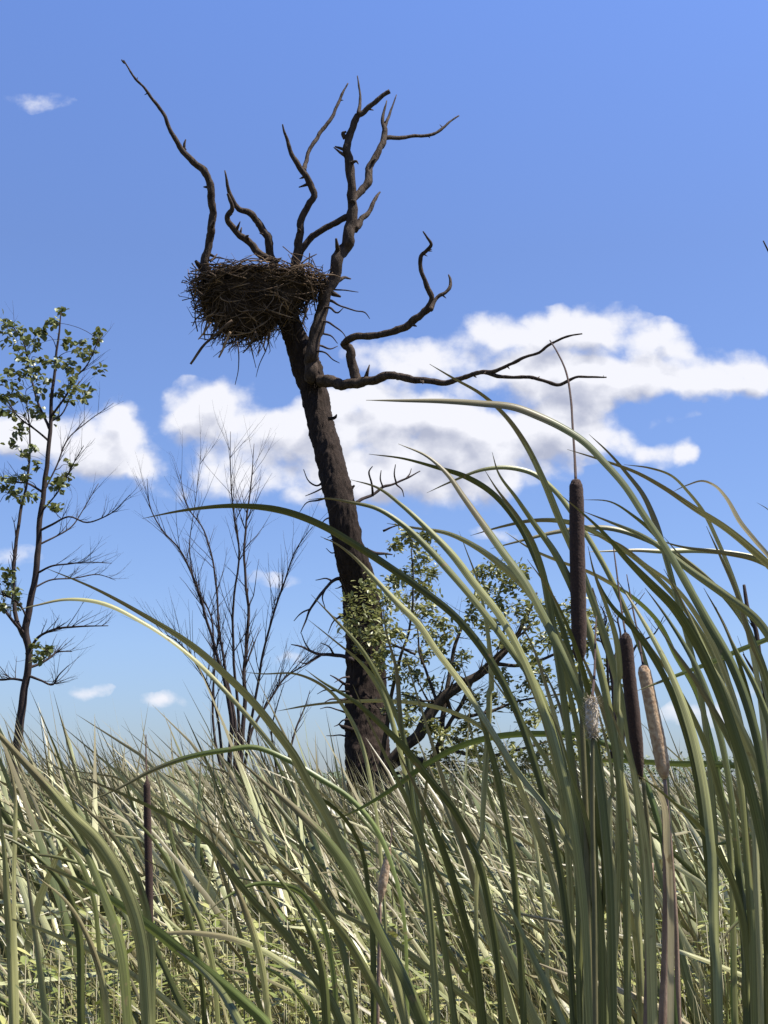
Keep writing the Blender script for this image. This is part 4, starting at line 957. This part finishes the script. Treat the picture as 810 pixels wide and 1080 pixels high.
def mt_fuzz(mb, sp, rr, n, L):
    for k in range(n):      # fibres standing out of the spike's surface
        j = random.randrange(1, len(sp) - 1); t_ = (sp[j + 1] - sp[j - 1]).normalized(); a = t_.orthogonal().normalized(); a.rotate(__import__('mathutils').Quaternion(t_, random.uniform(0, 6.283)))
        q = sp[j] + t_ * random.uniform(0, (sp[j + 1] - sp[j]).length) + a * rr[j] * .95; d = (a + t_ * random.uniform(-.8, .8) + Vector((random.gauss(0, .3), 0, random.gauss(0, .3)))) * L * random.uniform(.5, 1.4)
        w = t_.cross(a) * random.uniform(.0003, .0006); b = len(mb.v)
        mb.v += [q - w, q + w, q + d]; mb.uv += [(0, 0)] * 3; mb.r += [random.random()] * 3; mb.f.append((b, b + 1, b + 2))
def spike_plant(label, Y, stalk, spike, mt, thin=None, sr=2.4, stalk_m=None, cat='cattail', leaves=()):
    """stalk: px points from low to high; spike: list of (px,py,r px); thin: fine tail above"""
    gx = stalk[0][0]; b0 = P(gx, 1080, Y); base = Vector((b0.x + .02, Y + .02, 0))
    root = empty('cattail', base); tag(root, label, cat, 'tall cattails close to the viewer')
    pts = [base, base.lerp(P(*stalk[0][:2], Y), .5)] + [P(x, y, Y) for x, y in stalk]
    mb = MB(); pp = smooth_path(pts, 5); n = len(pp)
    mb.tube(pp, [sr * PXM(pp[-1]) * (1.5 - .6 * k / (n - 1)) for k in range(n)], 8); mb.build('stalk', stalk_m or M_stalk, root)
    sp = [P(x, y, Y) for x, y, r in spike]; rr = [r * PXM(p) for p, (x, y, r) in zip(sp, spike)]
    sp, rr = smooth_path(sp, 10, rr)
    mb = MB(); mb.tube(sp, rr, 26, .05, 260); o = mt_fuzz(mb, sp, rr, 900 if mt is M_fluff else (500 if mt is M_seed else 260), .0045 if mt is M_fluff else .0016); o = mb.build('seed_spike', mt, root)
    if thin:
        tp = [P(x, y, Y + .05 * k) for k, (x, y, r) in enumerate(thin)]; tr_ = [r * PXM(p) for p, (x, y, r) in zip(tp, thin)]
        tp, tr_ = smooth_path(tp, 6, tr_); mb = MB(); mb.tube(tp, tr_, 6, .1, 200); mb.build('spike_tip', M_spike, root)
    for j, (w, c, p) in enumerate(leaves):
        b = dict(w=w, c=c, p=p, Y=Y + .06); blade_mesh(b, base + Vector((random.gauss(0, .01), random.gauss(0, .01), 0)), 500 + j + int(Y * 97)).build('leaf', MATS[c], root)
    return root
spike_plant('cattail with the tallest dark brown spike and a long thin bare tip above it', 1.45,
  [(622, 1080), (620, 960), (618, 860), (614, 760), (612, 700)],
  [(612, 699, 2.2), (611.5, 696, 4.6), (611, 686, 7.2), (610.5, 660, 8.1), (609.5, 610, 8.2), (608.5, 560, 8), (608, 525, 7.7), (607.5, 512, 7), (607.3, 507, 4.8), (607.2, 505, 1.6)],
  M_spike, [(607.3, 507, 1.6), (606, 480, 1.3), (604, 450, 1.2), (602, 420, 1.2), (597, 392, 1.1), (588, 372, 1), (580, 359, .7)], 2.6,
  leaves=[(11, '', [(570, 700), (588, 740), (602, 800), (612, 880), (618, 980), (620, 1080)])])
spike_plant('cattail with a leaning reddish brown spike of middle height beside the pale one', 1.6,
  [(690, 1080), (688, 960), (684, 880), (678, 820)],
  [(676, 822, 1.8), (675.5, 816, 3), (674, 804, 5), (671, 780, 7), (667, 745, 7.3), (663, 710, 7.2), (661, 685, 7), (660, 674, 6.2), (659.8, 669, 3.6), (659.7, 667, 1)], M_spike,
  [(659.7, 669, 1.2), (655, 640, 1), (650, 600, .9), (646, 570, .5)], 2.4)
spike_plant('cattail with a pale buff weathered spike leaning behind the reddish one', 1.85,
  [(716, 1080), (712, 960), (706, 880), (701, 822)],
  [(701, 822, 1.6), (700.5, 818, 5), (699, 808, 7.4), (694, 780, 7.6), (688, 750, 7.2), (683, 725, 7), (679.5, 708, 6.8), (678.6, 703, 4.8), (678.2, 701, 1.4)], M_seed,
  [(678.2, 702, 1.2), (673, 670, 1), (667, 640, .9), (661, 606, .5)], 2.2, M_dstalk)
spike_plant('cattail with a short fluffy whitish seed head half burst on its stalk', 1.1,
  [(628, 1080), (627, 960), (625, 860), (625, 775)],
  [(625, 778, 1.8), (625, 774, 5), (624.5, 762, 6.6), (624, 748, 7), (624, 740, 6.4), (624, 735, 2.5)], M_fluff, [(624.5, 736, 1.6), (627, 710, 1.3), (628, 670, 1), (629, 650, .5)], 2.2)
spike_plant('cattail with a slim dark spike standing alone in the reeds beneath the slender tree', 2.9,
  [(160, 1080), (159, 1022)],
  [(159, 1022, 1.6), (158.8, 1016, 3.2), (158, 980, 4), (157, 920, 4.1), (155.5, 860, 3.9), (155, 828, 3.6), (155, 822, 1)], M_spike, [(155, 824, 1.1), (154, 800, .8), (154, 775, .5)], 1.8)
spike_plant('cattail with a small tattered tan spike low among leaves below the dead tree', 2.4,
  [(398, 1080), (400, 1000), (401, 952)],
  [(401, 952, 1.4), (402, 944, 3.6), (404, 930, 5), (407, 914, 4.4), (410, 900, 2.6), (411, 894, .8)], M_seed, [(411, 896, .8), (413, 880, .6), (414, 868, .4)], 1.8, M_dstalk)
def dry_stalk(label, Y, pts_, r):
    base = P(pts_[0][0], 1080, Y); base.z = 0; root_pts = [Vector((base.x, Y, 0))] + [P(x, y, Y) for x, y in pts_]
    pp = smooth_path(root_pts, 6); n = len(pp); mb = MB(); mb.tube(pp, [r * PXM(pp[-1]) * (1.15 - .3 * k / (n - 1)) for k in range(n)], 9, .1, 40)
    o = mb.build('dead_stalk', M_dstalk, origin=root_pts[0]); tag(o, label, 'dead stalk', 'broken dry stalks among the cattails')
dry_stalk('thick broken grey brown stalk, shorter of the two under the reddish spike', 1.6, [(684, 1080), (686, 1000), (686, 950), (685, 910)], 5.2)
dry_stalk('thin broken dry stalk, taller of the two under the pale spike', 1.75, [(699, 1080), (702, 1000), (703, 940), (702, 880), (701, 850)], 4)
dry_stalk('slim reddish dry stalk rising beside the fluffy white seed head', 2.0, [(612, 1080), (614, 980), (617, 900), (620, 830)], 2.4)

# lower filler plants between the traced ones and the marsh stand, each a cattail of its own
random.seed(88); protos2 = []
for k in range(14):
    m_ = MB(); root = None
    leaves = []
    for j in range(random.randint(6, 9)):
        mbl = MB(); reed_plant(mbl, Vector((0, 0, 0)), 1.0, 1, 9.5, 10, 3, 1.15); leaves.append(mbl.mesh('leaf', M_leaf if random.random() < .8 else M_reed))
    protos2.append(leaves)
fill = []; tries = 0
while len(fill) < 46 and tries < 9000:
    tries += 1; y = random.uniform(2.3, 5.0); x = random.uniform(-.34, .34) * y
    px = 405 + x / y * FOC
    if all((x - a) ** 2 + (y - b) ** 2 > .2 ** 2 for a, b in fill): fill.append((x, y))
for i, (x, y) in enumerate(fill):
    px = 405 + x / y * FOC
    top = 855 if px < 560 else 790                       # highest picture row these shorter plants reach
    H = (EYE - (top + random.uniform(0, 150) - 829) / FOC * y) * 1.12
    root = empty('short_cattail', (x, y, 0)); root.rotation_euler = (0, 0, random.gauss(0, .4))
    tag(root, 'shorter cattail among the grass between the tall blades and the marsh stand', 'cattail', 'shorter cattails rising from the grass')
    for me in protos2[i % 14]:
        o = bpy.data.objects.new('leaf', me); col.objects.link(o); o.parent = root; o.scale = (H * 1.15, H * 1.15, H)
